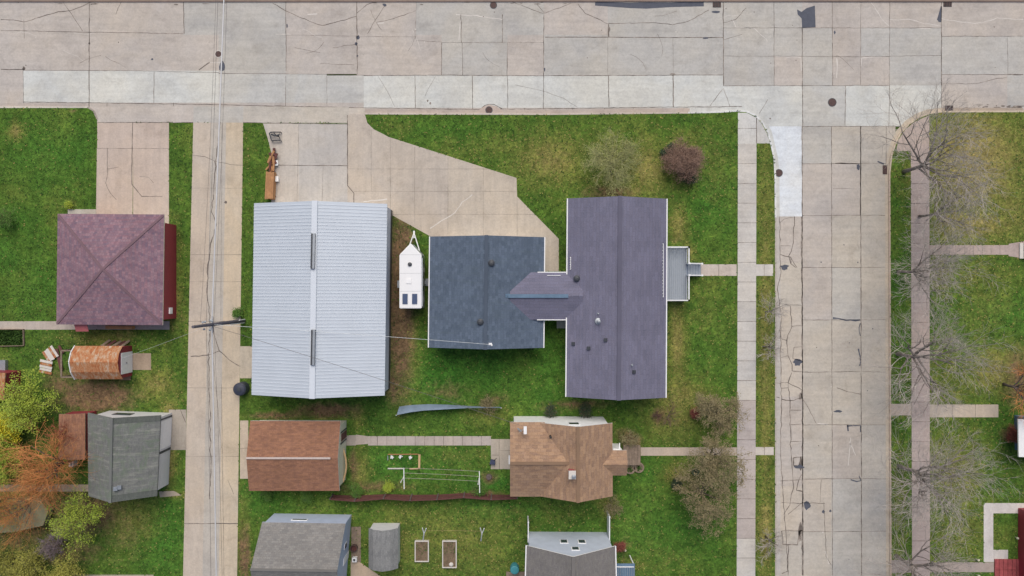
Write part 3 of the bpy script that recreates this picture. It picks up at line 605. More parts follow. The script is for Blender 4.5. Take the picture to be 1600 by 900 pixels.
cc = mix(t, cc, ramp(t, noise(t, 8, 4, .7, v), [(.3, g(.8)), (.7, g(1.15))]), 1, 'MULTIPLY')
t.links.new(cc, b.inputs['Base Color']); b.inputs['Roughness'].default_value = .8; M['rust'] = m
M['w_white'] = siding('white_siding', (.84, .84, .84, 1)); M['w_grey'] = siding('pale_grey_siding', C(228, 228, 230)); M['w_blue'] = siding('light_blue_siding', C(196, 208, 232)); M['w_ice'] = siding('pale_ice_siding', C(208, 217, 232))
M['w_red'] = siding('red_siding', C(154, 54, 66)); M['w_tan'] = siding('cream_siding', C(240, 236, 212)); M['w_dark'] = siding('charcoal_siding', C(98, 94, 100))

def perp_uv(pts, a0, a1):
    """u along the eave a0-a1, v up the slope, metres"""
    a0 = Vector(a0); e = (Vector(a1) - a0).normalized(); out = []
    for p in pts:
        d = Vector(p) - a0; u = d.dot(e); out.append((u, (d - e * u).length))
    return out
def slope_slab(mb, pts, a0, a1, th=.14, mat=0, edge=1):
    """a roof plane of some thickness: top face with uv, edges and underside"""
    nn = (Vector(pts[1]) - Vector(pts[0])).cross(Vector(pts[2]) - Vector(pts[0]))
    if nn.z < 0: pts = pts[::-1]
    mb.face(pts, mat, None, perp_uv(pts, a0, a1)); lo = [Vector(p) - Vector((0, 0, th)) for p in pts]
    mb.face(lo[::-1], edge)
    for i in range(len(pts)):
        j = (i + 1) % len(pts); mb.face([lo[i], lo[j], pts[j], pts[i]], edge)

class Gable:
    """a0-a1 and b0-b1: the two eaves in photo pixels; ze/zr eave and ridge heights; oe/og overhangs"""
    def __init__(s, name, label, cat, a0, a1, b0, b1, ze, zr, roof, wall, oe=.45, og=.35, trim='white', group=None, th=.14, ridge_mat=None, root=None, split=False, zbase=0):
        s.a0, s.a1, s.b0, s.b1 = [P(*p, ze) for p in (a0, a1, b0, b1)]
        s.r0 = (s.a0 + s.b0) / 2; s.r1 = (s.a1 + s.b1) / 2; s.r0.z = s.r1.z = zr
        s.ze, s.zr = ze, zr
        c = (s.a0 + s.a1 + s.b0 + s.b1) / 4
        s.root = root or thing(name, label, cat, (c.x, c.y, 0), group)
        mb = MB()
        e = Vector((0, 0, 0))
        slope_slab(mb, [s.a0, s.a1, s.r1, s.r0], s.a0, s.a1, th); slope_slab(mb, [s.b1, s.b0, s.r0, s.r1], s.b1, s.b0, th)
        s.roof = mb.build('roof', [M[roof], M[trim]], s.root)
        # walls
        def inset(a0, a1, b0, b1):
            ea = (b0 - a0).normalized() * oe; eb = (b1 - a1).normalized() * oe; l = (a1 - a0).normalized() * og
            return a0 + ea + l, a1 + eb - l
        A0, A1 = inset(s.a0, s.a1, s.b0, s.b1); B0, B1 = inset(s.b0, s.b1, s.a0, s.a1)
        hw = (s.b0 - s.a0).length / 2; zt = ze + (zr - ze) * oe / hw - th - .01; zp = zr - th - .01
        s.A0, s.A1, s.B0, s.B1, s.zt = A0, A1, B0, B1, zt
        l0 = (s.a1 - s.a0).normalized() * og; R0 = (A0 + B0) / 2; R1 = (A1 + B1) / 2
        w_ = MB(); q = lambda p, z: Vector((p.x, p.y, z))
        def f(pts): w_.face(pts, 0)
        f([q(A0, zbase), q(A1, zbase), q(A1, zt), q(A0, zt)]); f([q(B1, zbase), q(B0, zbase), q(B0, zt), q(B1, zt)])
        f([q(B0, zbase), q(A0, zbase), q(A0, zt), q(R0, zp), q(B0, zt)]); f([q(A1, zbase), q(B1, zbase), q(B1, zt), q(R1, zp), q(A1, zt)])
        s.wall = w_.build('wall', M[wall], s.root)
        if ridge_mat:
            rb = MB(); d = (s.r1 - s.r0).normalized() * .02; rb.beam(s.r0 - d + Vector((0, 0, .02)), s.r1 + d + Vector((0, 0, .02)), ridge_mat[1], .07, 0); rb.build('ridge_cap', M[ridge_mat[0]], s.root)
    def gutters(s, mt='white', wd=.12):
        for a, b_, o in ((s.a0, s.a1, s.b0), (s.b0, s.b1, s.a0)):
            d = (a - o); d.z = 0; d = d.normalized() * (wd / 2 + .003); mb = MB(); k = Vector((0, 0, -.07))
            mb.beam(a + d + k, b_ + d + k, wd, .12); mb.build('gutter', M[mt], s.root)
    def z(s, x, y):
        """height of the roof surface above a world point"""
        r = (s.r1 - s.r0); r.z = 0; d = Vector((x - s.r0.x, y - s.r0.y, 0)); dist = (d - r * (d.dot(r) / r.dot(r))).length
        ab = (s.b0 - s.a0); ab.z = 0; hw = ab.length / 2
        return s.zr - (s.zr - s.ze) * dist / hw
    def at(s, px, py):
        z = s.ze
        for _ in range(12): p = P(px, py, z); z = s.z(p.x, p.y)
        return P(px, py, z)
    def nrm(s, p):
        e = .05; return Vector((-(s.z(p.x + e, p.y) - s.z(p.x - e, p.y)) / (2 * e), -(s.z(p.x, p.y + e) - s.z(p.x, p.y - e)) / (2 * e), 1)).normalized()
    def side(s, which):
        return {'a': (s.A0, s.A1), 'b': (s.B1, s.B0), '0': (s.B0, s.A0), '1': (s.A1, s.B1)}[which]
    def fit(s, which, name, t0, t1, z0, z1, mt='white', pane=None, th=.05, label=None, bars=0):
        """a door or window set on a wall: t0..t1 fraction of wall length"""
        p, q = s.side(which); p = Vector((p.x, p.y, 0)); q = Vector((q.x, q.y, 0)); cen = (s.A0 + s.B1) / 2; cen.z = 0
        d = (q - p); nn = Vector((d.y, -d.x, 0)).normalized()
        if nn.dot(p - cen) < 0: nn = -nn
        a = p + d * t0; b_ = p + d * t1; mb = MB()
        m0 = (a + b_) / 2 + nn * (th / 2 + .004); wl = (b_ - a).length
        mb.beam(Vector((a.x, a.y, (z0 + z1) / 2)) + nn * (th / 2 + .003), Vector((b_.x, b_.y, (z0 + z1) / 2)) + nn * (th / 2 + .003), th, z1 - z0)
        o = mb.build(name, M[mt], s.root)
        if label: o['label'] = label
        if pane:
            mp_ = MB(); k = .09 if wl > .7 else .06; dd = d.normalized()
            A = a + dd * k + nn * (th + .012); B = b_ - dd * k + nn * (th + .012)
            mp_.beam(Vector((A.x, A.y, (z0 + z1) / 2)), Vector((B.x, B.y, (z0 + z1) / 2)), .02, z1 - z0 - 2 * k)
            mp_.build('pane', M[pane], o)
        return o
def on_roof(gb, px, py, name, prof, mt, n=14, group=None):
    p = gb.at(px, py); mb = MB(); mb.lathe(p - Vector((0, 0, .05)), prof, n); o = mb.build(name, M[mt], gb.root); return o
def roof_box(gb, px, py, name, wx, wy, h, mt):
    p = gb.at(px, py); mb = MB(); nn = gb.nrm(p)
    sl = Vector((nn.z, 0, -nn.x)) if abs(nn.x) >= abs(nn.y) else Vector((1, 0, 0))
    ot = nn.cross(sl).normalized(); sl.normalize()
    wl = [-1, 1]; lo = []; hi = []
    for i, j in ((-1, -1), (1, -1), (1, 1), (-1, 1)):
        q = p + sl * i * wx / 2 + ot * j * wy / 2; lo.append(q - nn * .04); hi.append(q + nn * h)
    mb.face(hi, 0); 
    for i in range(4): mb.face([lo[i], lo[(i + 1) % 4], hi[(i + 1) % 4], hi[i]], 0)
    return mb.build(name, M[mt], gb.root)
VENT = [(.2, 0), (.2, .12), (.3, .14), (.3, .22), (.16, .3), (.0, .32)]

# --- pole barn with ribbed metal roof
bn = Gable('pole_barn', 'large pole barn with pale blue ribbed metal roof and two grey ridge vents', 'barn', (397, 317.5), (393, 617), (605, 318.5), (601, 618), 4.0, 5.9, 'metal', 'w_ice', .22, .15, 'metal_trim', ridge_mat=('metal_trim', .5))
rb = MB()
for e0, e1 in ((bn.a0, bn.a1), (bn.b0, bn.b1)):
    L = (e1 - e0).length; k = int(L / .3)
    for i in range(1, k):
        f = i / k; p = e0.lerp(e1, f); q = bn.r0.lerp(bn.r1, f); up = Vector((0, 0, .018)); rb.beam(p + up, q + up, .07, .02)
rb.build('rib', M['metal_trim'], bn.root)['kind'] = 'stuff'
for y0, y1 in ((365, 420), (515, 570)):
    mb = MB(); p = bn.at(490.5, y0); q = bn.at(489.5, y1); p.z = q.z = bn.zr + .12; mb.beam(p, q, .36, .24)
    o = mb.build('ridge_vent', M['dark'], bn.root); mb = MB(); k = Vector((.08, 0, .13)); mb.beam(p + k, q + k, .2, .03); mb.build('vent_lid', M['galv'], o)
bn.fit('0', 'garage_door', .12, .42, 0.02, 3.0, 'white'); bn.fit('0', 'garage_door', .56, .86, .02, 3.0, 'white'); bn.fit('a', 'door', .78, .84, .02, 2.1, 'white')
bn.fit('b', 'base_panel', .002, .998, .02, .9, 'dark', th=.02)

# --- blue grey garage
ga = Gable('shingled_garage', 'garage with dark blue grey shingle roof joined to the purple grey house', 'garage', (672, 369.5), (670, 543), (850.5, 370.5), (849, 543.5), 2.9, 4.7, 'sh_blue', 'w_dark', .4, .3, 'white', ridge_mat=('sh_blue', .32))
on_roof(ga, 768, 411, 'roof_vent', VENT, 'dark'); on_roof(ga, 750.5, 503, 'roof_vent', VENT, 'dark'); ga.gutters(wd=.09)
on_roof(ga, 769, 538, 'service_mast', [(.03, 0), (.03, 1.0), (.07, 1.0), (.07, 1.15), (0, 1.2)], 'white'); roof_box(ga, 766, 537.5, 'mast_flashing', .3, .2, .04, 'white')
roof_box(ga, 797, 462, 'ridge_patch', .9, .35, .03, 'blue')
ga.fit('0', 'garage_door', .08, .46, .02, 2.25, 'white'); ga.fit('0', 'garage_door', .54, .92, .02, 2.25, 'white'); ga.fit('b', 'door', .80, .93, .02, 2.1, 'redwood'); ga.fit('1', 'window', .4, .55, 1, 2, 'white', 'glass')

# --- main house
ho = Gable('long_house', 'long low house with purple grey shingle roof and front porch', 'house', (887.5, 310), (885, 620), (1041.5, 310.5), (1040, 621.5), 3.4, 5.1, 'sh_purple', 'w_white', .5, .35, 'white', ridge_mat=('sh_purple', .36))
ho.gutters(wd=.1)
on_roof(ho, 901, 435, 'roof_vent', VENT, 'dark')
on_roof(ho, 935, 502, 'flue_pipe', [(.34, 0), (.3, .08), (.1, .12), (.1, .5), (.17, .52), (.14, .62), (0, .66)], 'galv')
on_roof(ho, 934.5, 490, 'vent_pipe', [(.13, 0), (.05, .08), (.05, .35), (0, .36)], 'galv'); on_roof(ho, 987, 570.5, 'vent_pipe', [(.15, 0), (.06, .1), (.06, .35), (0, .36)], 'galv')
for x, y in ((896, 537), (920, 544), (946.5, 531), (990, 581)): roof_box(ho, x, y, 'box_vent', .3, .3, .16, 'dark')
for x, y0, y1, bnl in ((1036, 381, 464, 16), (891.5, 402, 421, 5)):
    mb = MB()
    p, q = ho.at(x, y0), ho.at(x, y1); up = Vector((0, 0, .12)); mb.beam(p + up, q + up, .045, .05)
    for i in range(bnl + 1): r_ = p.lerp(q, i / bnl); mb.beam(r_ - Vector((.06, 0, 0)) + Vector((0, 0, .02)), r_ + up, .05, .05); 
    mb.build('snow_guard', M['white'], ho.root)
for t0 in (.06, .2, .72, .86): ho.fit('b', 'window', 1 - t0 - .07, 1 - t0, .95, 2.2, 'white', 'glass')
ho.fit('b', 'front_door', .58, .63, 1.0, 3.0, 'white'); 
for t0 in (.7, .84): ho.fit('a', 'window', t0, t0 + .06, 1.0, 2.1, 'white', 'glass')
for t0 in (.25, .65): ho.fit('1', 'window', t0, t0 + .15, 1.0, 2.1, 'white', 'glass')
for t0 in (.25, .65): ho.fit('0', 'window', t0, t0 + .15, 1.0, 2.1, 'white', 'glass')
# breezeway: its roof runs into both slopes
bw = MB(); zr_ = 4.12; ze_ = 3.32
rl, rr = P(797, 462.5, zr_), P(911, 462.5, zr_); tl, tr = P(797, 425.5, ze_), P(911, 425.5, ze_); bl, br_ = P(797, 499.5, ze_), P(911, 499.5, ze_)
slope_slab(bw, [tl, tr, rr, rl], tl, tr, .1); slope_slab(bw, [bl, br_, rr, rl], bl, br_, .1); bwr = bw.build('breezeway_roof', [M['sh_purple'], M['white']], ho.root)
mb = MB(); a_ = P(794, 462.5, zr_ + .05); a_.z = 4.15; mb.beam(a_, P(888, 462.5, zr_ + .03), .34, .06); mb.build('ridge_cap', M['blue'], bwr)
mb = MB(); mb.beam(P(855, 430.5, 3.5), P(876, 430.5, 3.5), .05, .06); mb.build('snow_guard', M['white'], bwr)
for y, x0, x1 in ((425.5, 840, 886), (499.5, 839, 885)):
    mb = MB(); mb.beam(P(x0, y, ze_ - .05), P(x1, y, ze_ - .05), .1, .12); mb.build('gutter', M['white'], ho.root)
mb = MB(); a_, b_ = P(845, 432, 3), P(895, 493, 3); mb.box((a_.x, b_.y, 0), (b_.x, a_.y, 3.2)); mb.build('breezeway_wall', M['w_white'], ho.root)
# porch
mb = MB(); d0, d1 = P(1036, 386, 1.0), P(1073.5, 470, 1.0); nb = 12
for i in range(nb):
    xa = d0.x + (d1.x - d0.x) * i / nb; mb.box((xa + .02, d1.y, .93), (xa + (d1.x - d0.x) / nb - .02, d0.y, 1.0))
M['solar'] = plain('solar_panel', C(84, 98, 128), .2, var=.1)
M['deck'] = plain('grey_blue_decking', C(160, 170, 182), .7, var=.08)
por = mb.build('porch_deck', M['deck'], ho.root)
mb = MB(); mb.box((d0.x, d1.y, 0), (d1.x - .03, d0.y, .92)); mb.build('porch_skirt', M['white_vinyl'], ho.root)
def railing(parent, pts, base=None, name='railing'):
    for (p, q) in zip(pts, pts[1:]):
        p = Vector(p); q = Vector(q); mb = MB(); L = (q - p).length; up = Vector((0, 0, 1))
        mb.beam(p + up * .95, q + up * .95, .11, .06); mb.beam(p + up * .12, q + up * .12, .06, .05); k = max(2, int(L / .13))
        for i in range(1, k): r_ = p.lerp(q, i / k); mb.beam(r_ + up * .12, r_ + up * .94, .035, .035)
        for e in (p, q): mb.beam(e, e + up * 1.02, .11, .11); mb.beam(e + up * 1.0, e + up * 1.05, .16, .16)
        mb.build(name, M['white_vinyl'], parent)
yt, yb = d0.y - .06, d1.y + .06; s0, s1 = P(1071, 411.5, 1.9).y, P(1071, 430, 1.9).y
railing(ho.root, [(14.05, yt, 1), (d1.x - .06, yt, 1), (d1.x - .06, s0, 1)]); railing(ho.root, [(14.05, yb, 1), (d1.x - .06, yb, 1), (d1.x - .06, s1, 1)])
nst = 5; xs0, xs1 = d1.x, P(1094, 420).x; mb = MB()
for i in range(nst): mb.box((xs0 + (xs1 - xs0) * i / nst, s1 - .05, 0), (xs0 + (xs1 - xs0) * (i + 1) / nst + .03, s0 + .05, 1 - (i + 1) / (nst + .6)))
stp = mb.build('porch_steps', M['deck'], ho.root)
mb = MB()
for i in range(nst): xx = xs0 + (xs1 - xs0) * i / nst; zz = 1 - (i + 1) / (nst + .6); mb.box((xx + .01, s1 - .04, zz + .002), (xx + .09, s0 + .04, zz + .02))
mb.build('tread_strip', M['solar'], stp)
railing(stp, [(xs0, s0, .95), (xs1 - .1, s0, .1)]); railing(stp, [(xs0, s1, .95), (xs1 - .1, s1, .1)])

# --- maroon hip garage, far left
ze, zr = 2.7, 3.9
root = thing('hip_roof_garage', 'square garage with mottled maroon hip roof and red walls', 'garage', tuple(P(172, 421)) , None)
q = [P(90, 334, ze), P(256.5, 335, ze), P(254, 508, ze), P(88, 507, ze)]; apx = (q[0] + q[1] + q[2] + q[3]) / 4; apx.z = zr
A1_, A2_ = apx + Vector((0, .0, 0)), apx
mb = MB()
for i in range(4): slope_slab(mb, [q[i], q[(i + 1) % 4], apx], q[i], q[(i + 1) % 4], .12)
mb.build('roof', [M['sh_red'], M['w_tan']], root)
for i in range(4):
    mb = MB(); mb.beam(q[i].lerp(apx, .02) + Vector((0, 0, .02)), apx + Vector((0, 0, .02)), .22, .04); mb.build('hip_cap', M['sh_red'], root)
mb = MB(); w0, w1 = q[3] + Vector((.45, .45, 0)), q[1] + Vector((-.16, -.75, 0)); mb.box((w0.x, w0.y, 0), (w1.x, w1.y, 2.62)); mb.build('wall', M['w_red'], root)
mb = MB(); mb.box((w0.x + 3.9, w1.y + .004, .02), (w1.x - .4, w1.y + .06, 2.2)); mb.build('garage_door', M['white'], root)
mb = MB(); a_, b_ = P(118, 505, 2.1), P(138, 518, 2.1); mb.face([(a_.x, a_.y, 2.35), (b_.x, a_.y, 2.35), (b_.x, b_.y, 2.05), (a_.x, b_.y, 2.05)][::-1]); mb.face([(a_.x, a_.y, 2.31), (b_.x, a_.y, 2.31), (b_.x, b_.y, 2.01), (a_.x, b_.y, 2.01)])
M['pinkred'] = plain('faded_red_awning', C(196, 110, 112), .6, var=.1); mb.build('door_awning', M['pinkred'], root)
mb = MB(); p = P(259.5, 485, .4); mb.box((w1.x + .003, p.y - .3, 1.0), (w1.x + .12, p.y + .3, 1.5)); mb.build('meter_box', M['white'], root)
mb = MB(); p, r_ = P(167, 511, .8), P(209, 512, .8); mb.beam(p, r_, .3, .5); sl_ = mb.build('lumber_pile', M['lumber'], None); sl_['label'] = 'yellowish lumber stacked along the south wall of the maroon roofed garage'; sl_['category'] = 'lumber pile'

# --- rusty barrel-roof shed
zs = [1.75, 2.35, 2.62, 2.35, 1.75]; ysp = [(540.5, 1.75), (551.5, 2.35), (566, 2.62), (581.5, 2.35), (592.5, 1.75)]
root = thing('rusty_shed', 'small red shed with rust streaked sheet metal roof and white door', 'shed', tuple(P(150, 565)))
xl = P(113, 560, 2.2).x; xr = P(187.5, 560, 2.2).x
pr = [(P(150, y, z).y, z) for y, z in ysp]
mb = MB()
for (y0, z0), (y1, z1) in zip(pr, pr[1:]): slope_slab(mb, [Vector((xl, y0, z0)), Vector((xr, y0, z0)), Vector((xr, y1, z1)), Vector((xl, y1, z1))], (xl, y0, z0), (xr, y0, z0), .04)
mb.build('roof', [M['rust'], M['rust']], root)
mb = MB(); yN, yS = pr[0][0] - .12, pr[-1][0] + .12
prof = [(yN, 0), (yN, 1.68)] + [(y, z - .06) for y, z in pr[1:-1]] + [(yS, 1.68), (yS, 0)]
for x, fl in ((xl + .15, 0), (xr - .06, 1)):
    pts = [(x, y, z) for y, z in prof]; mb.face(pts if fl else pts[::-1])
mb.face([(xl + .15, yN, 0), (xl + .15, yN, 1.68), (xr - .06, yN, 1.68), (xr - .06, yN, 0)]); mb.face([(xl + .15, yS, 0), (xr - .06, yS, 0), (xr - .06, yS, 1.68), (xl + .15, yS, 1.68)])
mb.build('wall', M['w_red'], root)
mb = MB(); p0, p1 = P(200, 550, .9), P(200, 583, .9); mb.box((xr - .055, p1.y, .05), (xr, p0.y, 1.95)); dr = mb.build('door', M['white'], root)
mb = MB(); mb.lathe((xr + .04, (p0.y + p1.y) / 2, 1.1), [(.05, 0), (.05, .08), (0, .09)], 8); mb.build('handle', M['dark'], dr)
mb = MB()
for (y0, z0), (y1, z1) in zip(pr, pr[1:]): mb.beam((xl - .04, y0, z0), (xl - .04, y1, z1), .07, .16)
mb.build('fascia_board', M['white'], root)
mb = MB(); y0, y1 = P(100, 547, 1.0).y, P(100, 588, 1.0).y; x0 = P(96, 560, 1.6).x
mb.beam((x0, y0, 1.6), (x0, y1, 1.6), .14, .09); mb.beam((x0, y0, 1.6), (xl - .1, y0, 1.6), .12, .09); mb.beam((x0, y1, 1.6), (xl - .1, y1, 1.6), .12, .09)
for y in (y0, y1): mb.beam((x0, y, 0), (x0, y, 1.6), .1, .1)
fr = mb.build('lean_to_frame', M['wood'], root); mb = MB(); mb.box((x0 + .1, y1, .02), (xl + .1, y0, .12)); mb.build('lean_to_floor', M['redwood'], fr)
for k in range(3): mb = MB(); xx = x0 + .35 + k * .33; mb.beam((xx, y1, .6), (xx, y0, .6), .05, .1); mb.build('lean_to_slat', M['bark'], fr)
for k, (x0, y0, x1, y1) in enumerate(((158, 541, 172, 531), (166, 541, 181, 532), (176, 541, 189, 533), (184, 541, 196, 533), (189, 542, 202, 532))):
    mb = MB(); mb.beam(P(x0, y0, .9), P(x1, y1, .1), .22, .04); tag(mb.build('plank', M['redwood'] if k % 2 else M['wood']), '%s of five planks leaning on the north side of the rusty shed' % ('westernmost', 'second from west', 'middle', 'second from east', 'easternmost')[k], 'plank', 'planks leaning on the rusty shed')
for k, (cx, cy, rot, lb) in enumerate(((81, 553, 33, 'tilted pale corrugated sheets, upper of the two scrap piles west of the rusty shed'), (74, 573, -78, 'squarish rust-edged corrugated sheets, lower left scrap pile west of the rusty shed'))):
    r0 = thing('scrap_sheet_pile', lb, 'scrap metal', tuple(P(cx, cy))); c_, s_ = math.cos(math.radians(rot)), math.sin(math.radians(rot)); p = P(cx, cy)
    for i in range(5):
        mb = MB(); o_ = (i - 2) * .27; ux, uy = (s_, c_) if k == 0 else (c_, s_)
        c0 = p + Vector((c_ * o_, s_ * -o_ if k else s_ * o_, .12 + .05 * i)); L_ = .62 - .05 * (i % 2)
        dx = Vector((-s_, c_, 0)) if k == 0 else Vector((s_, c_, 0)); mb.beam(c0 - dx * L_, c0 + dx * L_, .24, .03); mb.build('sheet', M['rust'] if i in (0, 3) else M['efflo'], r0)
mb = MB(); mb.beam(P(88, 545, .1), P(96, 578, .25), .3, .06); mb.beam(P(92, 540, .2), P(98, 552, .2), .25, .05); tag(mb.build('board', M['redwood']), 'reddish board lying between the scrap sheets and the rusty shed', 'board')

# --- mossy garage
mg = Gable('mossy_garage', 'garage with mossy grey roof, white gable wall and white garage door by the alley', 'garage', (137, 645), (138, 775), (251, 649), (245, 775), 2.9, 4.9, 'sh_moss', 'w_grey', .35, .3, 'sh_moss', ridge_mat=('sh_moss', .25))
mg.fit('b', 'garage_door', .55, .93, .05, 2.3, 'white'); mg.fit('b', 'door_trim', .49, .52, .03, 2.6, 'dark'); mg.fit('b', 'door_trim', .95, .97, .03, 2.6, 'dark'); mg.fit('0', 'window', .5, .78, 1.1, 2.0, 'dark', 'glass')
for x, y in ((180, 763), (186, 761)): roof_box(mg, x, y, 'box_vent', .34, .36, .22, 'galv')
M['sh_dim'] = shingle('dark_edge_shingle', C(104, 108, 104), C(92, 96, 92), C(112, 118, 108), dark=.8)
for e0, e1, f0, f1 in ((mg.b0, mg.r0, .0, .07), (mg.b1, mg.r1, .0, .08)):
    o0 = mg.b1 if e0 is mg.b0 else mg.b0; o1 = mg.r1 if e0 is mg.b0 else mg.r0; up = Vector((0, 0, .025)); mb = MB()
    slope_slab(mb, [e0 + up, e0.lerp(o0, f1) + up, e1.lerp(o1, f1) + up, e1 + up], e0, e0.lerp(o0, f1), .03); mb.build('edge_course', [M['sh_dim'], M['sh_dim']], mg.root)
# --- small brown shed and red shed
bs = Gable('brown_shed', 'low shed with rusty brown roof half hidden by orange twigs', 'shed', (92, 647), (91, 717), (133, 646), (133, 718), 2.0, 2.35, 'sh_rust', 'w_red', .1, .1, 'wood')
mb = MB(); p = P(111, 725, .6); mb.box((p.x - .22, p.y - .28, 0), (p.x + .22, p.y + .28, .6)); o = tag(mb.build('storage_box', M['white']), 'small white box on the ground south of the low brown shed', 'box'); mb = MB(); mb.box((p.x - .1, p.y - .14, .6), (p.x + .1, p.y + .14, .63)); mb.build('panel', M['galv'], o)
rs = Gable('red_shed', 'red shed with rusted roof cut by the left edge, north of the yellow shrubs', 'shed', (-60, 578), (-60, 627), (8, 583), (6, 625), 2.2, 2.8, 'rust', 'w_red', .05, .05, 'rust')
mb = MB(); a_, b_ = P(-30, 563, .4), P(8, 582, .4); mb.box((a_.x, b_.y, 0), (b_.x, a_.y, .4)); tag(mb.build('metal_cover', M['galv']), 'low grey metal cover just north of the red shed at left edge', 'cover')

# --- russet garage
rg = Gable('russet_garage', 'garage with russet shingle roof, white ridge strip and cream gable wall', 'garage', (391, 657.5), (532, 658), (389, 767), (530.5, 767), 2.5, 3.3, 'sh_rust', 'w_tan', .4, .03, 'white')
# (a is the north eave, ends 0 = west, 1 = east)
mb = MB(); p, q = rg.r0.lerp(rg.r1, .0), rg.r0.lerp(rg.r1, .92); mb.beam(p + Vector((0, 0, .06)), q + Vector((0, 0, .06)), .18, .06); mb.build('ridge_cap', M['seal_pale'], rg.root)
rg.fit('1', 'door', .16, .28, .05, 2.05, 'redwood'); rg.fit('1', 'door_trim', .3, .325, .05, 2.3, 'dark'); rg.fit('1', 'door_trim', .12, .14, .05, 2.3, 'dark'); rg.fit('0', 'garage_door', .2, .8, .03, 2.2, 'white')
mb = MB(); pts = []
for i in range(9):
    f = i / 8; p = P(536 + 5 * math.sin(math.pi * f), 701 + 52 * f, 1.0); pts.append(p)
mb.tube(pts, .09, 6); M['tanwood'] = plain('tan_wood', C(214, 180, 134), .8, var=.1); mb.build('bent_board', M['tanwood'], rg.root)

# --- tan orange house
th_ = Gable('cross_gabled_house', 'house with tan orange cross gabled shingle roof and white north wall', 'house', (843, 660.5), (843, 775.5), (957, 661), (957.5, 775.5), 4.0, 5.85, 'sh_orange', 'w_white', .35, .15, 'white', ridge_mat=('sh_orange', .28))
cx0, cx1 = 797, 903
mb = MB(); zE, zR = 4.0, 5.4
W0, W1 = P(cx0, 659.5, zE), P(cx0, 776, zE); xE = P(903, 700, zR).x
rW = (W0 + W1) / 2; rW.z = zR; rE = Vector((xE - .25, rW.y, zR))
n0, s0_ = Vector((xE - 1.5, W0.y, zE)), Vector((xE - 1.5, W1.y, zE))
# the planes stop at the valley with the main roof
def cross(mb, rW, rE, Wn, En): slope_slab(mb, [Wn, En, rE, rW], Wn, En, .14)
vN = Vector((th_.a0.x + .1, W0.y, zE)); vS = Vector((th_.a0.x + .1, W1.y, zE))
cross(mb, rW, rE, W0, Vector((vN.x + .35, W0.y, zE))); cross(mb, rW, rE, W1, Vector((vS.x + .35, W1.y, zE))); wing = mb.build('wing_roof', [M['sh_orange'], M['white']], th_.root)
mb = MB(); mb.beam(rW + Vector((0, 0, .02)), rE + Vector((0, 0, .02)), .28, .06); mb.build('ridge_cap', M['sh_orange'], wing)
mb = MB(); y0, y1 = W1.y + .2, P(800, 653, 0).y; x0, x1 = W0.x + .35, vN.x + .5
x0 = P(804, 660, 0).x if False else x0
for pts in ([(x0, y0, 0), (x0, y0, 3.9), (x0, rW.y, 5.2), (x0, W0.y - .2, 3.9), (x0, W0.y - .2, 0)], [(x0, y0, 0), (x1, y0, 0), (x1, y0, 3.85), (x0, y0, 3.85)], [(x1, W0.y - .2, 0), (x0, W0.y - .2, 0), (x0, W0.y - .2, 3.85), (x1, W0.y - .2, 3.85)]): mb.face(pts)
mb.build('wing_wall', M['w_white'], th_.root)
# entry gable on the east
mb = MB(); zE2, zR2 = 3.9, 4.55; a_, b_ = P(979, 703.5, zE2), P(979, 743, zE2); xi = P(936, 720, 4.6).x; rE2 = (a_ + b_) / 2; rE2.z = zR2
slope_slab(mb, [Vector((xi, a_.y, zE2)), a_, rE2, Vector((xi, rE2.y, zR2))], (xi, a_.y, zE2), a_, .1); slope_slab(mb, [Vector((xi, b_.y, zE2)), b_, rE2, Vector((xi, rE2.y, zR2))], (xi, b_.y, zE2), b_, .12); mb.build('entry_roof', [M['sh_orange'], M['white']], th_.root)
mb = MB(); mb.box((P(950, 0, 3.6).x, b_.y + .25, 0), (a_.x - .2, a_.y - .25, 3.75)); mb.build('entry_wall', M['w_white'], th_.root)
p = th_.at(893, 738); mb = MB(); mb.box((p.x - .27, p.y - .35, p.z - .4), (p.x + .27, p.y + .3, p.z + .75)); ch = mb.build('chimney', M['brick'], th_.root)
mb = MB(); mb.box((p.x - .32, p.y - .4, p.z + .75), (p.x + .32, p.y + .35, p.z + .82)); mb.build('chimney_cap', M['efflo'], ch); mb = MB(); mb.lathe((p.x + .12, p.y - .12, p.z + .8), [(.16, 0), (.16, .25), (.2, .26), (0, .3)], 12); mb.build('flue', M['galv'], ch)
p = P(860, 682, 5.0); mb = MB(); mb.lathe(p + Vector((0, 0, -.25)), [(.1, 0), (.1, .7), (0, .72)], 10); mb.build('vent_pipe', M['black'], th_.root)
r_ = P(811, 670, 4.5); mb = MB(); mb.tube([r_, r_ + Vector((0, .1, 2.0))], .035, 6); mb.beam(r_ + Vector((-.1, 0, .5)), r_ + Vector((.55, 0, .5)), .06, .06); mb.beam(r_ + Vector((-.15, .2, .7)), r_ + Vector((.2, -.1, .7)), .1, .1); ant = mb.build('aerial_mast', M['galv'], th_.root)
mb = MB(); mb.beam(r_ + Vector((.55, .35, .6)), r_ + Vector((.55, -.35, .6)), .28, .12); mb.build('aerial_panel', M['white'], ant)
mb = MB(); p = P(961, 697, 3.0); mb.box((p.x - .35, p.y - .35, 3.0), (p.x + .5, p.y - .22, 3.1)); mb.box((p.x - .35, p.y - .35, 3.0), (p.x - .22, p.y + .3, 3.1)); mb.box((p.x + .35, p.y - .22, 3.0), (p.x + .45, p.y + .3, 3.1)); mb.build('porch_bracket', M['white'], th_.root)
th_.fit('0', 'window', .44, .62, 3.3, 4.3, 'white', 'glass'); th_.fit('b', 'window', .55, .75, 1.2, 2.4, 'white', 'glass'); th_.fit('1', 'window', .3, .5, 1.2, 2.4, 'white', 'glass')
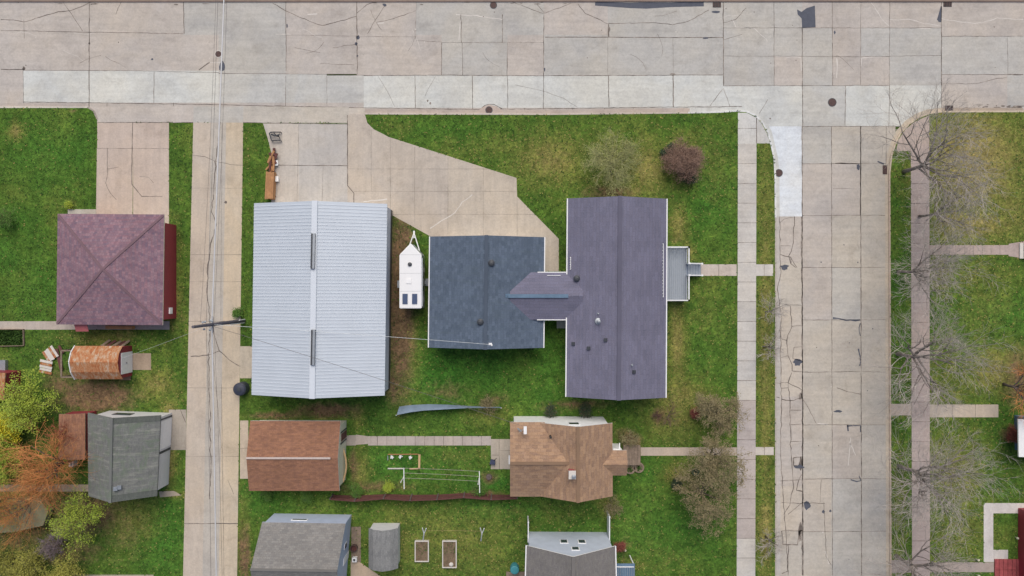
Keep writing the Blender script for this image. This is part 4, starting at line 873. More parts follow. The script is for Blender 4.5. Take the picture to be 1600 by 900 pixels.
mb = MB(); p = P(795.5, 719, 3.6); mb.box((p.x - .05, p.y - .4, 3.4), (p.x + .15, p.y + .4, 3.5)); mb.build('wall_lamp', M['white'], th_.root)
root = thing('wooden_landing', 'grey weathered plank landing at the east door of the tan orange house', 'deck', tuple(P(988, 711)))
mb = MB(); xa, xb = P(974, 700, .5).x, P(1001, 700, .5).x; yA, yB = P(0, 696, .5).y, P(0, 727, .5).y
for i in range(6): mb.box((xa + (xb - xa) * i / 6 + .01, yB, .42), (xa + (xb - xa) * (i + 1) / 6 - .015, yA, .48))
mb.build('planks', M['wood'], root); mb = MB(); mb.box((xa + .05, yB + .05, 0), (xb - .05, yA - .05, .41)); mb.build('skirt', M['wood'], root)
for x, y, lb in ((984, 732, 'larger stone ringed planter left of the pair below the landing'), (998, 730, 'smaller round stone edged planter right of the pair below the landing')):
    root = thing('planter', lb, 'planter', tuple(P(x, y))); p = P(x, y); mb = MB(); mb.lathe(p, [(.5, 0), (.5, .2), (.36, .2), (.36, .12)], 18); mb.build('stone_ring', M['wood'], root)
    mb = MB(); 
    for k in range(120):
        a = R.uniform(0, 6.28); r_ = R.uniform(0, .33); q = p + Vector((math.cos(a) * r_, math.sin(a) * r_, .14)); d = Vector((R.uniform(-.1, .1), R.uniform(-.1, .1), R.uniform(.05, .2))); e = Vector((.04, .03, 0)); mb.face([q - e, q + e, q + d])
    M.setdefault('moss', plain('moss_green', C(84, 120, 52), .9, var=.3)); mb.build('greenery', M['moss'], root)

# --- light blue garage (bottom left) and grey house (bottom)
lg = Gable('light_blue_garage', 'garage with light blue walls and grey shingle roof at the bottom edge', 'garage', (409.5, 816), (540, 818), (397, 938), (530, 940), 3.0, 4.9, 'sh_grey', 'w_blue', .15, .12, 'w_blue', ridge_mat=('sh_grey', .2))
lg.fit('1', 'window', .3, .38, 1.4, 2.2, 'white', 'glass'); lg.fit('1', 'door', .5, .6, .05, 2.1, 'white'); lg.fit('a', 'window', .3, .5, 1.6, 2.0, 'white', 'glass')
gh = Gable('grey_gabled_house', 'house with grey shingle roof and light blue gable with three windows', 'house', (823, 852.5), (819, 1010), (961, 853.5), (965, 1010), 4.0, 6.6, 'sh_grey2', 'w_ice', .25, .12, 'white', ridge_mat=('sh_grey2', .3))
gh.gutters(wd=.1)
gh.fit('0', 'window', .52, .62, 2.2, 3.1, 'white', 'glass'); gh.fit('0', 'window', .30, .40, 2.2, 3.1, 'white', 'glass'); gh.fit('0', 'window', .40, .50, 4.0, 4.8, 'white', 'glass')
for px, lb in ((825.5, 'white vinyl fence panel running north from the left corner of the grey gabled house'), (952.5, 'white vinyl fence panel running north from the right corner of the grey gabled house')):
    root = thing('fence_panel', lb, 'fence', tuple(P(px, 830))); y0, y1 = P(px, 816 if px < 900 else 808, 1.7).y, P(px, 838, 0).y; x = P(px, 830, 1.7).x
    mb = MB(); mb.box((x - .025, y1, .1), (x + .025, y0, 1.65)); mb.build('panel', M['white_vinyl'], root)
    for y in (y0, y1 + .1): mb = MB(); mb.box((x - .065, y - .065, 0), (x + .065, y + .065, 1.75)); mb.build('post', M['white_vinyl'], root)
    mb = MB(); mb.box((x - .045, y1, 1.65), (x + .045, y0, 1.7)); mb.build('rail', M['white_vinyl'], root)
root = thing('blue_awning', 'blue ribbed metal canopy attached beside the grey gabled house', 'awning', tuple(P(976, 892)))
mb = MB(); a_, b_ = P(961, 881, 2.3), P(992, 930, 2.3); mb.box((a_.x, b_.y, 2.2), (b_.x, a_.y, 2.26)); mb.build('canopy', M['blue'], root)
for i in range(9): mb = MB(); xx = a_.x + .12 + (b_.x - a_.x - .2) * i / 8; mb.box((xx - .02, b_.y, 2.262), (xx + .02, a_.y - .35, 2.3)); mb.build('rib', M['galv'], root)
mb = MB(); mb.box((a_.x, a_.y - .33, 2.262), (b_.x - .1, a_.y - .25, 2.33)); mb.build('bar', M['white'], root)
for x in (a_.x + .15, b_.x - .1): mb = MB(); mb.box((x - .05, a_.y - .15, 0), (x + .05, a_.y - .05, 2.2)); mb.build('post', M['white'], root)
root = thing('teal_barrel', 'round teal plastic barrel with lid beside the grey gabled house', 'barrel', tuple(P(804, 884)))
mb = MB(); mb.lathe(P(804, 884), [(.36, 0), (.42, .3), (.44, .6), (.4, 1.0), (.0, 1.0)], 20); mb.build('body', M['teal'], root); mb = MB(); mb.lathe(P(804, 884) + Vector((0, 0, 1.0)), [(.41, .003), (.41, .04), (.3, .07), (0, .08)], 20); mb.build('lid', M['teal'], root)
mb = MB(); a_, b_ = P(791, 893), P(820, 930); mb.box((a_.x, b_.y, .012), (b_.x, a_.y, .1)); tag(mb.build('patio_slab', M['wood']), 'low brown patio slab below the teal barrel', 'patio')

# --- small grey gambrel shed
root = thing('garden_shed', 'small garden shed with pale grey gambrel shingle roof', 'shed', tuple(P(600, 858)))
ys0, ys1 = P(600, 825.5, 1.8).y, P(600, 889, 1.9).y; pf = [(576, 1.75), (583, 2.25), (597, 2.55), (611, 2.25), (622, 1.75)]; pr = [(P(x, 0, z).x, z) for x, z in pf]
mb = MB()
for (x0, z0), (x1, z1) in zip(pr, pr[1:]): slope_slab(mb, [Vector((x0, ys0, z0)), Vector((x0, ys1, z0)), Vector((x1, ys1, z1)), Vector((x1, ys0, z1))], (x0, ys0, z0), (x0, ys1, z0), .05)
mb.build('roof', [M['sh_shed'], M['galv']], root)
mb = MB(); prof = [(pr[0][0] + .1, 0), (pr[0][0] + .1, 1.65)] + [(x, z - .07) for x, z in pr[1:-1]] + [(pr[-1][0] - .1, 1.65), (pr[-1][0] - .1, 0)]
mb.face([(x, ys0 - .1, z) for x, z in prof]); mb.face([(x, ys1 + .1, z) for x, z in prof][::-1]); x0, x1 = prof[0][0], prof[-1][0]
mb.face([(x0, ys0 - .1, 0), (x0, ys0 - .1, 1.65), (x0, ys1 + .1, 1.65), (x0, ys1 + .1, 0)]); mb.face([(x1, ys0 - .1, 0), (x1, ys1 + .1, 0), (x1, ys1 + .1, 1.65), (x1, ys0 - .1, 1.65)]); mb.build('wall', M['w_grey'], root)
mb = MB(); mb.box(((x0 + x1) / 2 - .5, ys1 + .03, .05), ((x0 + x1) / 2 + .5, ys1 + .09, 1.7)); mb.build('door', M['w_grey'], root)

# --- right edge: white building, red house, brick patio
wb = Gable('white_outbuilding', 'white roofed building cut by the right edge beside a blue wall', 'building', (1591, 655), (1592, 714), (1760, 655), (1760, 714), 2.6, 3.0, 'white', 'blue', 1.5, .1, 'white')
rh = Gable('red_house', 'red house cut by the right edge inside the pale concrete walk', 'house', (1624, 808), (1624, 968), (1800, 808), (1800, 968), 3.0, 4.8, 'brick', 'w_red', .2, .1, 'red')
for t0 in (.12, .3, .52): rh.fit('a', 'window', t0, t0 + .11, 1.0, 2.2, 'white', 'glass')
mb = MB(); a_, b_ = P(1553, 873, .0), P(1594, 940, 0)
for i in range(6):
    for j in range(4):
        x0 = a_.x + (b_.x - a_.x) * i / 6; y0 = b_.y + (a_.y - b_.y) * j / 4; mb.box((x0 + .02, y0 + .02, 0), (x0 + (b_.x - a_.x) / 6 - .02, y0 + (a_.y - b_.y) / 4 - .02, .12))
tag(mb.build('paver_patio', M['brick']), 'square patio of red brick pavers beside the red house', 'patio')
mb = MB(); p = P(1600, 392); 
for i in range(3): mb.box((p.x - .5 + i * .35, p.y - .75, 0), (p.x + 3, p.y + .75, .15 * (i + 1)))
tag(mb.build('front_steps', M['efflo']), 'low concrete steps where the flared walk meets the right edge', 'steps')

# ================================================================== yard objects
# camper trailer
root = thing('camper_trailer', 'white camper trailer with V nose parked between the barn and the blue grey garage', 'camper', tuple(P(641, 440)))
zt_, zb_ = 2.9, .55; foot = [P(x, y, zt_) for x, y in ((624, 398), (641.5, 380), (658.5, 398), (658.5, 482), (624, 482))]
M['camper'] = plain('camper_white', (.82, .82, .82, 1), .35, var=.02); M['camper_side'] = plain('camper_side', C(200, 206, 208), .4, var=.06)
bm = bmesh.new(); fc = [bm.verts.new((p.x, p.y, zt_)) for p in foot]; f = bm.faces.new(fc[::-1] if False else fc); f.normal_update()
if f.normal.z < 0: f.normal_flip()
ex = bmesh.ops.extrude_face_region(bm, geom=[f]); bmesh.ops.translate(bm, vec=(0, 0, zb_ - zt_), verts=[e for e in ex['geom'] if isinstance(e, bmesh.types.BMVert)])
bmesh.ops.recalc_face_normals(bm, faces=bm.faces); bmesh.ops.bevel(bm, geom=bm.edges[:], offset=.05, segments=2, affect='EDGES')
for fa in bm.faces: fa.material_index = 0 if fa.calc_center_median().z > zt_ - .06 else 1
me = bpy.data.meshes.new('body'); bm.to_mesh(me); bm.free(); me.materials.append(M['camper']); me.materials.append(M['camper_side']); me.transform(Matrix.Translation(-root.location)); o = bpy.data.objects.new('body', me); sc.collection.objects.link(o); o.parent = root
mb = MB(); mb.lathe(P(640.5, 413, 2.9) + Vector((0, 0, .003)), [(.19, 0), (.19, .1), (.14, .14), (0, .16)], 18); mb.build('roof_vent', M['dark'], root)
M['seal'] = plain('grey_sealant', C(206, 208, 208), .6)
for y in (398, 427, 455): mb = MB(); a_, b_ = P(625, y, 2.9), P(657.5, y, 2.9); mb.box((a_.x, a_.y - .015, 2.9), (b_.x, a_.y + .015, 2.906)); mb.build('roof_seam', M['seal'], root)
mb = MB(); a_, b_ = P(635, 436, 2.9), P(643, 443, 2.9); mb.box((a_.x, b_.y, 2.9), (b_.x, a_.y, 2.96)); mb.build('roof_hatch', M['white'], root)
for x0, x1 in ((629, 637), (644, 652)):
    a_, b_ = P(x0, 459, 2.9), P(x1, 475, 2.9); mb = MB(); mb.box((a_.x, b_.y, 2.93), (b_.x, a_.y, 2.97)); mb.build('solar_panel', M['solar'], root)
xe = foot[2].x + .004
for y0, y1, z0, z1, nm, mt in ((400, 412, 1.5, 2.2, 'window', 'glass'), (418, 425, .7, 2.5, 'door', 'white'), (432, 440, 1.5, 2.2, 'window', 'glass'), (447, 455, 1.5, 2.2, 'window', 'glass'), (462, 472, .8, 1.3, 'hatch', 'galv')):
    a_, b_ = P(0, y0, 1.8), P(0, y1, 1.8); mb = MB(); mb.box((xe, b_.y, z0), (xe + .04, a_.y, z1)); mb.build(nm, M[mt], root)
mb = MB(); mb.beam((xe + .05, foot[2].y - .3, 2.75), (xe + .05, foot[3].y + .2, 2.75), .1, .07); mb.build('awning_rail', M['galv'], root)
tp = P(647, 364, .5); mb = MB(); n_ = P(646, 384, .5)
mb.beam(n_ + Vector((-.5, -.3, 0)), tp, .09, .1); mb.beam(n_ + Vector((.6, -.5, 0)), tp, .09, .1); mb.tube([tp + Vector((0, -.25, 0)), tp + Vector((0, -.25, .5))], .04); mb.beam(tp + Vector((0, .2, .02)), tp - Vector((0, .5, -.02)), .16, .12); mb.build('hitch', M['white'], root)
for dx in (.35, .75): mb = MB(); mb.lathe(P(649, 388, 0) + Vector((dx - .1, -.25 - dx * .45, .5)), [(.16, 0), (.17, .35), (.06, .45), (0, .46)], 12); mb.build('gas_bottle', M['dark'], root)
for x in (P(624, 444, 2.9).x + .12, foot[2].x - .12):
    for y in (441, 451):
        mb = MB(); c_ = P(0, y, .35); mb.tube([Vector((x - .1, c_.y, .34)), Vector((x + .1, c_.y, .34))], .34, 16); wh = mb.build('wheel', M['black'], root)
        mb = MB(); mb.tube([Vector((x - .112, c_.y, .34)), Vector((x + .112, c_.y, .34))], .18, 12); mb.build('rim', M['galv'], wh)
mb = MB(); p = P(622.5, 444, .8); mb.box((p.x - .12, p.y - .35, .6), (p.x + .2, p.y + .35, .7)); mb.build('fender', M['galv'], root)
mb = MB(); p = P(667, 441, .35); mb.box((p.x - .14, p.y - .35, .28), (p.x + .14, p.y + .35, .34)); mb.beam((p.x - .6, p.y, .31), (p.x, p.y, .31), .3, .04); mb.build('entry_step', M['galv'], root)

# dark tank by the alley
root = thing('dark_tank', 'round dark blue grey tank beside the alley at the barn corner', 'tank', tuple(P(379.5, 606)))
mb = MB(); M['tankm'] = plain('dark_slate_plastic', C(62, 66, 82), .5, var=.12); mb.lathe(P(380.5, 606), [(.62, 0), (.64, .5), (.62, 1.0), (.5, 1.1), (.2, 1.16), (0, 1.17)], 28); mb.build('body', M['tankm'], root); mb = MB(); mb.lathe(P(380.5, 606) + Vector((0, 0, 1.13)), [(.2, 0), (.2, .07), (0, .08)], 16); mb.build('lid', M['dark'], root)
# metal frame stand
root = thing('metal_stand', 'empty dark metal frame stand at the corner of the concrete yard', 'stand', tuple(P(432, 213)))
fp = [P(422.5, 209.5), P(425, 207.5), (P(440, 207.5)), P(436.5, 213), P(440, 220.5), P(426, 220.5), P(424, 214)]
mb = MB(); mb.tube([p + Vector((0, 0, .3)) for p in fp + [fp[0]]], .06, 6); mb.build('base_frame', M['dark'], root)
mb = MB(); mb.tube([P(424, 210, .3), P(429, 212, .55), P(436, 211, .6)], .07, 6); mb.tube([P(428, 208, .3), P(433, 213, .6), P(436, 213, .4)], .06, 6); mb.build('bracket', M['dark'], root)
for p in (fp[1], fp[2], fp[4], fp[5]): mb = MB(); mb.tube([p + Vector((0, 0, .01)), p + Vector((0, 0, .3))], .04, 6); mb.build('leg', M['dark'], root)
# lumber
root = thing('lumber_stack', 'long neat stack of orange boards on bearers beside the concrete yard', 'lumber stack', tuple(P(423, 290)))
for i in range(5):
    mb = MB()
    for k in range(5):
        a_, b_ = P(418.5 + k * 2.55, 269.5 + R.uniform(-1, 1), .5), P(416.5 + k * 2.55, 311 + R.uniform(-1, 1), .5); z = .15 + i * .15; a_.z = b_.z = z; mb.beam(a_, b_, .145, .13)
    mb.build('board_layer', M['lumber'], root)
for y in (275, 306): mb = MB(); a_, b_ = P(416, y, .05), P(431, y + 1, .05); mb.beam(a_, b_, .1, .09); mb.build('bearer', M['redwood'], root)
root = thing('log_pile', 'untidy pile of short timber and logs just north of the neat lumber stack', 'log pile', tuple(P(425, 253)))
for k in range(16):
    x, y = R.uniform(420.5, 428.5), R.uniform(242, 266); a = R.gauss(math.pi / 2, .3); L_ = R.uniform(.35, .75); z = R.uniform(.12, .45); p = P(x, y, z); d = Vector((math.cos(a), math.sin(a), R.uniform(-.1, .1))) * L_
    mb = MB(); mb.tube([p - d, p + d], R.uniform(.09, .14), 8); mb.build('log', M['lumber'] if k % 3 else M['redwood'], root)
for x0, y0, x1, y1 in ((420, 240, 434, 241.5), (431, 240, 431, 248)): mb = MB(); mb.beam(P(x0, y0, .45), P(x1, y1, .4), .2, .12); mb.build('log', M['redwood'], root)
for x, y, lb in ((431.5, 254.5, 'white tag box beside the log pile'), (432.5, 279.5, 'white tag box beside the neat lumber stack')):
    p = P(x, y, .3); mb = MB(); mb.box((p.x - .1, p.y - .22, .006), (p.x + .12, p.y + .2, .3)); mb.box((p.x - .14, p.y - .26, .3), (p.x + .16, p.y + .24, .34)); tag(mb.build('crate', M['white']), lb, 'crate')
# blue grey screen sagging between two posts
root = thing('sagging_screen', 'long blue grey fabric screen twisting flat towards the west on the lawn', 'screen', tuple(P(700, 636)))
mb = MB(); top = [(624, 635.5, .3), (640, 633, .3), (670, 631.5, .3), (700, 632.3, .35), (730, 634.2, .4), (760, 635.3, .5), (783, 635.8, .6)]; bot = [(620, 648.5, .95), (642, 644, .95), (662, 641.5, .9), (700, 639.3, .9), (730, 637.6, .95), (760, 637.4, 1.0), (783, 637.4, 1.05)]
pts = [[P(*b_).lerp(P(*a), f) + Vector((0, 0, .12 * math.sin(f * 3.14))) for f in (0, .33, .66, 1)] for a, b_ in zip(top, bot)]
for A, B in zip(pts, pts[1:]):
    for i in range(3):
        mb.face([A[i], B[i], B[i + 1], A[i + 1]]); mb.face([A[i + 1] - Vector((0, 0, .02)), B[i + 1] - Vector((0, 0, .02)), B[i] - Vector((0, 0, .02)), A[i] - Vector((0, 0, .02))])
M['screen'] = plain('blue_grey_screen', C(128, 146, 166), .7, var=.15, scale=1.5); mb.build('fabric', M['screen'], root, True)
for x, y in ((619, 649), (783, 637.5)): mb = MB(); mb.tube([P(x, y, 0), P(x, y, 1.15)], .05, 8); mb.build('post', M['galv'], root)

# red brown fence, seven bays
root = thing('board_fence', 'wavy red brown board fence between the two back gardens', 'fence', tuple(P(660, 773)))
fp = [(521, 773.5), (559, 774.5), (603, 772.2), (644, 773.5), (685, 773), (726, 770.5), (768, 773), (808, 773.5)]
w3 = [P(*p) for p in fp]; hs = [1.3, 1.38, 1.32, 1.38, 1.35, 1.28, 1.3, 1.1]; le = [.06, .15, .08, .15, .1, .08, .12, .05]
topp = [p + Vector((0, -l, h)) for p, h, l in zip(w3, hs, le)]
for i in range(7):
    a, b_, A, B = w3[i], w3[i + 1], topp[i], topp[i + 1]; mb = MB(); k = 15
    for j in range(k):
        f0, f1 = (j + .04) / k, (j + .96) / k; q = [a.lerp(b_, f0), a.lerp(b_, f1), A.lerp(B, f1), A.lerp(B, f0)]; nn = Vector((0, .025, 0))
        mb.face([x - nn for x in q]); mb.face([x + nn for x in q[::-1]]); mb.face([q[3] - nn, q[2] - nn, q[2] + nn, q[3] + nn])
    for f in (.25, .8, .98): mb.beam(a.lerp(A, f) + Vector((0, .06, 0)), b_.lerp(B, f) + Vector((0, .06, 0)), .05, .08)
    mb.build('fence_panel', M['redwood'], root)
for a, A in zip(w3, topp): mb = MB(); mb.beam(a + Vector((0, .08, 0)), A + Vector((0, .08, .08)), .11, .11); mb.build('post', M['bark'], root)
# clothes line (white posts with a cross arm and three lines)
root = thing('clothes_line', 'white three line clothes line on two T posts north of the red brown fence', 'clothes line', tuple(P(690, 765)))
for x0, yb_, x1, y0, y1 in ((631, 754, 631, 731, 760), (748.5, 757, 749, 736, 766)):
    mb = MB(); p = P(x0, yb_ - 9, 0); a_, b_ = P(x1, y0, 1.9), P(x1 + .5, y1 + 4, 1.9); mb.tube([p, (p.x, p.y, 1.9)], .045, 8); mb.beam(a_, b_, .07, .06); mb.build('post', M['white'], root)
for y0, y1 in ((731.5, 736.5), (739, 744.5), (747, 752)):
    mb = MB(); a_, b_ = P(631, y0, 1.9), P(749, y1, 1.9); k = 10; mb.tube([a_.lerp(b_, i / k) - Vector((0, 0, .12 * math.sin(math.pi * i / k))) for i in range(k + 1)], .012, 4, cap=False); mb.build('line', M['seal_pale'], root)
# Y posts
root = thing('washing_line', 'thin washing line on two white Y shaped posts above the raised beds', 'clothes line', tuple(P(710, 845)))
for x, yb_ in ((662, 845.5), (752.5, 845.5)):
    mb = MB(); p = P(x, yb_ - 15, 0); tp = P(x + .5, 836, 1.4); 
    base = P(x - 1, 845, .05); mb.tube([base, P(x + .5, 834, 1.2)], .055, 8); mb.tube([P(x + .5, 834, 1.2), P(x - 2, 825, 1.7)], .045, 6); mb.tube([P(x + .5, 834, 1.2), P(x + 4, 825.5, 1.7)], .045, 6); mb.build('post', M['white'], root)
mb = MB(); a_, b_ = P(666, 829.5, 1.6), P(753, 830, 1.6); mb.tube([a_.lerp(b_, i / 8) - Vector((0, 0, .1 * math.sin(math.pi * i / 8))) for i in range(9)], .008, 4, cap=False); mb.build('line', M['tanwood'], root)
# raised beds
for x0, y0, x1, y1, lb in ((648, 845, 670, 878, 'shorter pale framed raised bed of bare straw coloured soil under the Y post'), (691, 845, 713.5, 887.5, 'longer pale framed raised bed with a green patch and a stone')):
    root = thing('raised_bed', lb, 'raised bed', tuple(P((x0 + x1) / 2, (y0 + y1) / 2))); A, B = P(x0, y0, .25), P(x1, y1, .25); t_ = .09
    for lo, hi in (((A.x, B.y, 0), (A.x + t_, A.y, .27)), ((B.x - t_, B.y, 0), (B.x, A.y, .27)), ((A.x + t_, A.y - t_, 0), (B.x - t_, A.y, .27)), ((A.x + t_, B.y, 0), (B.x - t_, B.y + t_, .27))):
        mb = MB(); mb.box(lo, hi); mb.build('board', M['efflo'], root)
    mb = MB(); mb.box((A.x + t_, B.y + t_, 0), (B.x - t_, A.y - t_, .2)); so = mb.build('soil', M['soil'], root)
    mb = MB()
    for k in range(260 if x0 > 680 else 200):
        x, y = R.uniform(A.x + .12, B.x - .12), R.uniform(B.y + .12, A.y - .12)
        if y < (A.y + B.y) / 2 and R.random() < .7: continue
        h = R.uniform(.03, .15); e = Vector((R.uniform(-.05, .05), R.uniform(-.05, .05), 0)); q = Vector((x, y, .2)); mb.face([q - e, q + e, q + Vector((R.uniform(-.08, .08), R.uniform(-.08, .08), h))])
    mb.build('weeds', M['moss'], root)
p = P(705, 882, .25); mb = MB(); mb.lathe(p + Vector((0, 0, -.06)), [(.2, 0), (.22, .1), (.12, .2), (0, .22)], 9); tag(mb.build('stone', M['efflo']), 'pale rounded stone lying in the longer raised bed', 'stone')
# garden bed edged with timber, three white lantern flowers
root = thing('timber_edging', 'rectangle of thin timber edging round a small grass bed with red brick end', 'garden edging', tuple(P(631, 721)))
for a, b_, wd, mt in (((606, 710), (654, 709.5), .06, 'lumber'), ((606, 732), (630, 732), .1, 'efflo'), ((640, 732.5), (656, 732), .1, 'tanwood'), ((606, 712), (606, 719), .08, 'galv'), ((655.5, 710), (655, 733), .2, 'tanwood')):
    mb = MB(); mb.beam(P(*a, .06), P(*b_, .06), wd, .12); mb.build('edging_board', M[mt], root)
for x, y, lb in ((612, 713.5, 'white flower clump, leftmost of the three in the timber edged bed'), (625.5, 713, 'white flower clump, middle of the three in the timber edged bed'), (641, 714, 'white flower clump, rightmost of the three in the timber edged bed')):
    mb = MB(); p = P(x, y)
    for k in range(26):
        a = R.uniform(0, 6.28); r_ = R.uniform(0, .16); q = p + Vector((math.cos(a) * r_ + R.uniform(0, .1), math.sin(a) * r_, .2 + R.uniform(0, .15))); u = Vector((R.uniform(-1, 1), R.uniform(-1, 1), .3)).normalized() * .07; w_ = u.cross(Vector((0, 0, 1))).normalized() * .07; mb.face([q - u, q - w_, q + u, q + w_])
    mb.tube([p, p + Vector((0, 0, .22))], .02, 5); tag(mb.build('flower_clump', M['white']), lb, 'flowers', 'white flower clumps in the timber edged bed')
# fire pit, box, patio
mb = MB(); A, B = P(549, 823), P(564, 878); mb.box((A.x, B.y, .0), (B.x, A.y, .03)); tag(mb.build('brown_patio', M['wood']), 'narrow brown paved strip beside the light blue garage', 'patio')
root = thing('fire_pit', 'round dark red fire pit bowl on the narrow brown patio', 'fire pit', tuple(P(554, 855))); mb = MB(); mb.lathe(P(554, 855) + Vector((0, 0, .03)), [(.34, 0), (.36, .4), (.3, .4), (.28, .1)], 22); mb.build('bowl', M['iron'], root)
mb = MB(); mb.lathe(P(554, 855) + Vector((0, 0, .03)), [(.28, .12), (0, .14)], 16); mb.build('ash', M['redwood'], root)
root = thing('patio_heater_box', 'small white square box with dark centre below the fire pit', 'box', tuple(P(555, 872.5))); mb = MB(); p = P(555, 872.5); mb.box((p.x - .22, p.y - .22, .03), (p.x + .22, p.y + .22, .4)); mb.build('body', M['white'], root); mb = MB(); mb.box((p.x - .1, p.y - .1, .4), (p.x + .1, p.y + .1, .43)); mb.build('opening', M['dark'], root)
# push mower-like garden cart at the patio corner
root = thing('garden_cart', 'small dark blue garden cart with handle on the patio corner', 'garden cart', tuple(P(770, 720))); p = P(770, 720)
mb = MB(); mb.prism([(p.x - .3, p.y - .22), (p.x + .2, p.y - .28), (p.x + .25, p.y + .15), (p.x - .2, p.y + .22)], .2, .45); M['navy'] = plain('navy_plastic', C(70, 76, 104), .5); mb.build('tub', M['navy'], root)
mb = MB(); mb.tube([p + Vector((.1, .1, .4)), p + Vector((.35, .45, .9)), p + Vector((.45, .4, .9))], .03, 6); mb.build('handle', M['dark'], root)
for dx in (-.2, .2): mb = MB(); mb.tube([p + Vector((dx - .03, -.25, .14)), p + Vector((dx + .03, -.25, .14))], .14, 12); mb.build('wheel', M['black'], root)
# manholes and drains
def manhole(x, y, r_, lb, z=ZS, mt='iron'):
    root = thing('manhole_cover', lb, 'manhole', tuple(P(x, y)[:2]) + (z + .012,)); p = P(x, y); p.z = z + .012
    mb = MB(); mb.lathe(p, [(r_ + .06, 0), (r_ + .06, .01), (r_, .012), (r_, .008)], 26); mb.build('ring', M['dark' if mt != 'pale' else 'efflo'], root); mb = MB(); mb.lathe(p, [(r_ - .004, .0), (r_ - .004, .016), (0, .02)], 26)
    for k in range(6):
        a = k * 1.047; mb.beam(p + Vector((math.cos(a) * .08, math.sin(a) * .08, .02)), p + Vector((math.cos(a), math.sin(a), 0)) * (r_ * .8) + Vector((0, 0, .0)) if False else p + Vector((math.cos(a) * r_ * .8, math.sin(a) * r_ * .8, .02)), .04, .012)
    mb.build('lid', M['iron'], root)
manhole(340.5, 84, .3, 'manhole with pale ring in the street by the alley mouth', mt='pale'); manhole(771, 7.5, .3, 'brown manhole at the top edge of the street'); manhole(764, 171.5, .3, 'manhole in the bulged kerb gutter north of the driveway lawn', ZS + .012); manhole(1301, 159.5, .36, 'reddish manhole in the pale intersection concrete'); manhole(1217.5, 270, .32, 'dark manhole in the white gutter slab of the side street', ZS + .01)
for x0, y0, x1, y1, lb in ((1114, 3, 1127, 11, 'square storm drain at the top edge west of the intersection'), (1475, 2, 1488, 10, 'square storm drain at the top edge east of the intersection'), (1477, 164.5, 1490, 173.5, 'storm drain grate in the gutter at the right hand street corner'), (1380, 258, 1387, 272, 'rusty storm drain against the east kerb of the side street')):
    a_, b_ = P(x0, y0), P(x1, y1); root = thing('storm_drain', lb, 'storm drain', ((a_.x + b_.x) / 2, (a_.y + b_.y) / 2, ZS)); z = ZS + .014
    mb = MB(); mb.box((a_.x, b_.y, z - .01), (b_.x, a_.y, z + .01)); mb.build('pit', M['black'], root)
    for k in range(5): mb = MB(); xx = a_.x + (b_.x - a_.x) * (k + .5) / 5; mb.box((xx - .035, b_.y + .02, z + .012), (xx + .035, a_.y - .02, z + .03)); mb.build('bar', M['iron'], root)
# balls / lamps on the lawn at lower right, green planter ring
for x, y, lb in ((1525, 873, 'small white garden lamp globe above the lower right walk'), (1526, 898, 'small white garden lamp globe below the lower right walk'), (1586, 839, 'small white garden lamp globe beside the red house'), (976, 858, 'small white globe on the lawn right of the grey gabled house')):
    mb = MB(); p = P(x, y); mb.tube([p, p + Vector((0, 0, .3))], .03, 6); mb.lathe(p + Vector((0, 0, .25)), [(.03, 0), (.1, .05), (.12, .12), (.08, .2), (0, .23)], 12); tag(mb.build('garden_globe', M['cream'], None), lb, 'garden lamp', 'white garden globes')
mb = MB(); p = P(1085, 736); mb.lathe(p, [(.34, 0), (.34, .5), (.28, .5), (.26, .1), (0, .1)], 16); tag(mb.build('garden_tub', plain('dark_green_plastic', C(62, 96, 78), .5)), 'dark green round tub half under the brown leafed tree', 'tub')
# picket enclosure left
root = thing('garden_plot', 'weedy garden plot inside thin pale boards at the left edge', 'garden plot', tuple(P(15, 527)))
mb = MB(); mb.beam(P(-10, 514.5, .1), P(37, 514.5, .1), .06, .2); mb.beam(P(37, 514.5, .1), P(37.5, 540, .1), .07, .2); mb.beam(P(-10, 541, .1), P(37.5, 540, .1), .06, .2); mb.build('board', M['wood'], root)
mb = MB()
for k in range(1400):
    q = P(R.uniform(-10, 36), R.uniform(516, 539)); e = Vector((R.uniform(-.08, .08), R.uniform(-.08, .08), 0)); mb.face([q - e, q + e, q + Vector((R.uniform(-.1, .1), R.uniform(-.1, .1), R.uniform(.05, .3)))])
mb.build('weeds', M['moss'], root)['kind'] = 'stuff'
# logs/branches heap and stump bits
for x, y, lb in ((764, 745, 'round dark brown stump ringed with bare soil west of the clothes line end'),):
    mb = MB(); mb.lathe(P(x - 0, y), [(.3, 0), (.26, .25), (.2, .28), (0, .26)], 14); tag(mb.build('tree_stump', M['bark']), 'cut stump in a bare ring of soil by the tan orange house', 'stump')

# ================================================================== utility pole and wires
root = thing('utility_pole', 'tall grey utility pole with transformer fittings beside the alley', 'utility pole', tuple(P(381, 501)))
base = P(381, 501); M['pole'] = plain('weathered_pole', C(108, 104, 112), .9, var=.2)
mb = MB(); mb.tube([base, base + Vector((0, 0, 5)), base + Vector((.05, 0, 10.9))], [.19, .16, .12], 12); mb.build('pole', M['pole'], root)
mb = MB(); c_ = base + Vector((0, 0, 6.9)); mb.beam(c_ + Vector((-.1, .7, 0)), c_ + Vector((-.05, -.7, 0)), .12, .14); mb.build('crossarm', M['pole'], root)
for dx, dy, z in ((-.2, .35, 6.9), (-.2, -.4, 6.9), (.15, .3, 7.4), (.1, -.45, 7.7), (-.05, .3, 8.3), (0, -.32, 8.6), (.1, .28, 9.1)):
    mb = MB(); q = base + Vector((dx, dy, z)); mb.lathe(q, [(.06, 0), (.09, .05), (.05, .1), (.09, .15), (0, .2)], 10); mb.build('insulator', M['galv'], root)
mb = MB(); mb.tube([base + Vector((.1, -.2, .1)), base + Vector((.1, -.18, 3.4))], .05, 6); mb.build('conduit', M['white'], root)
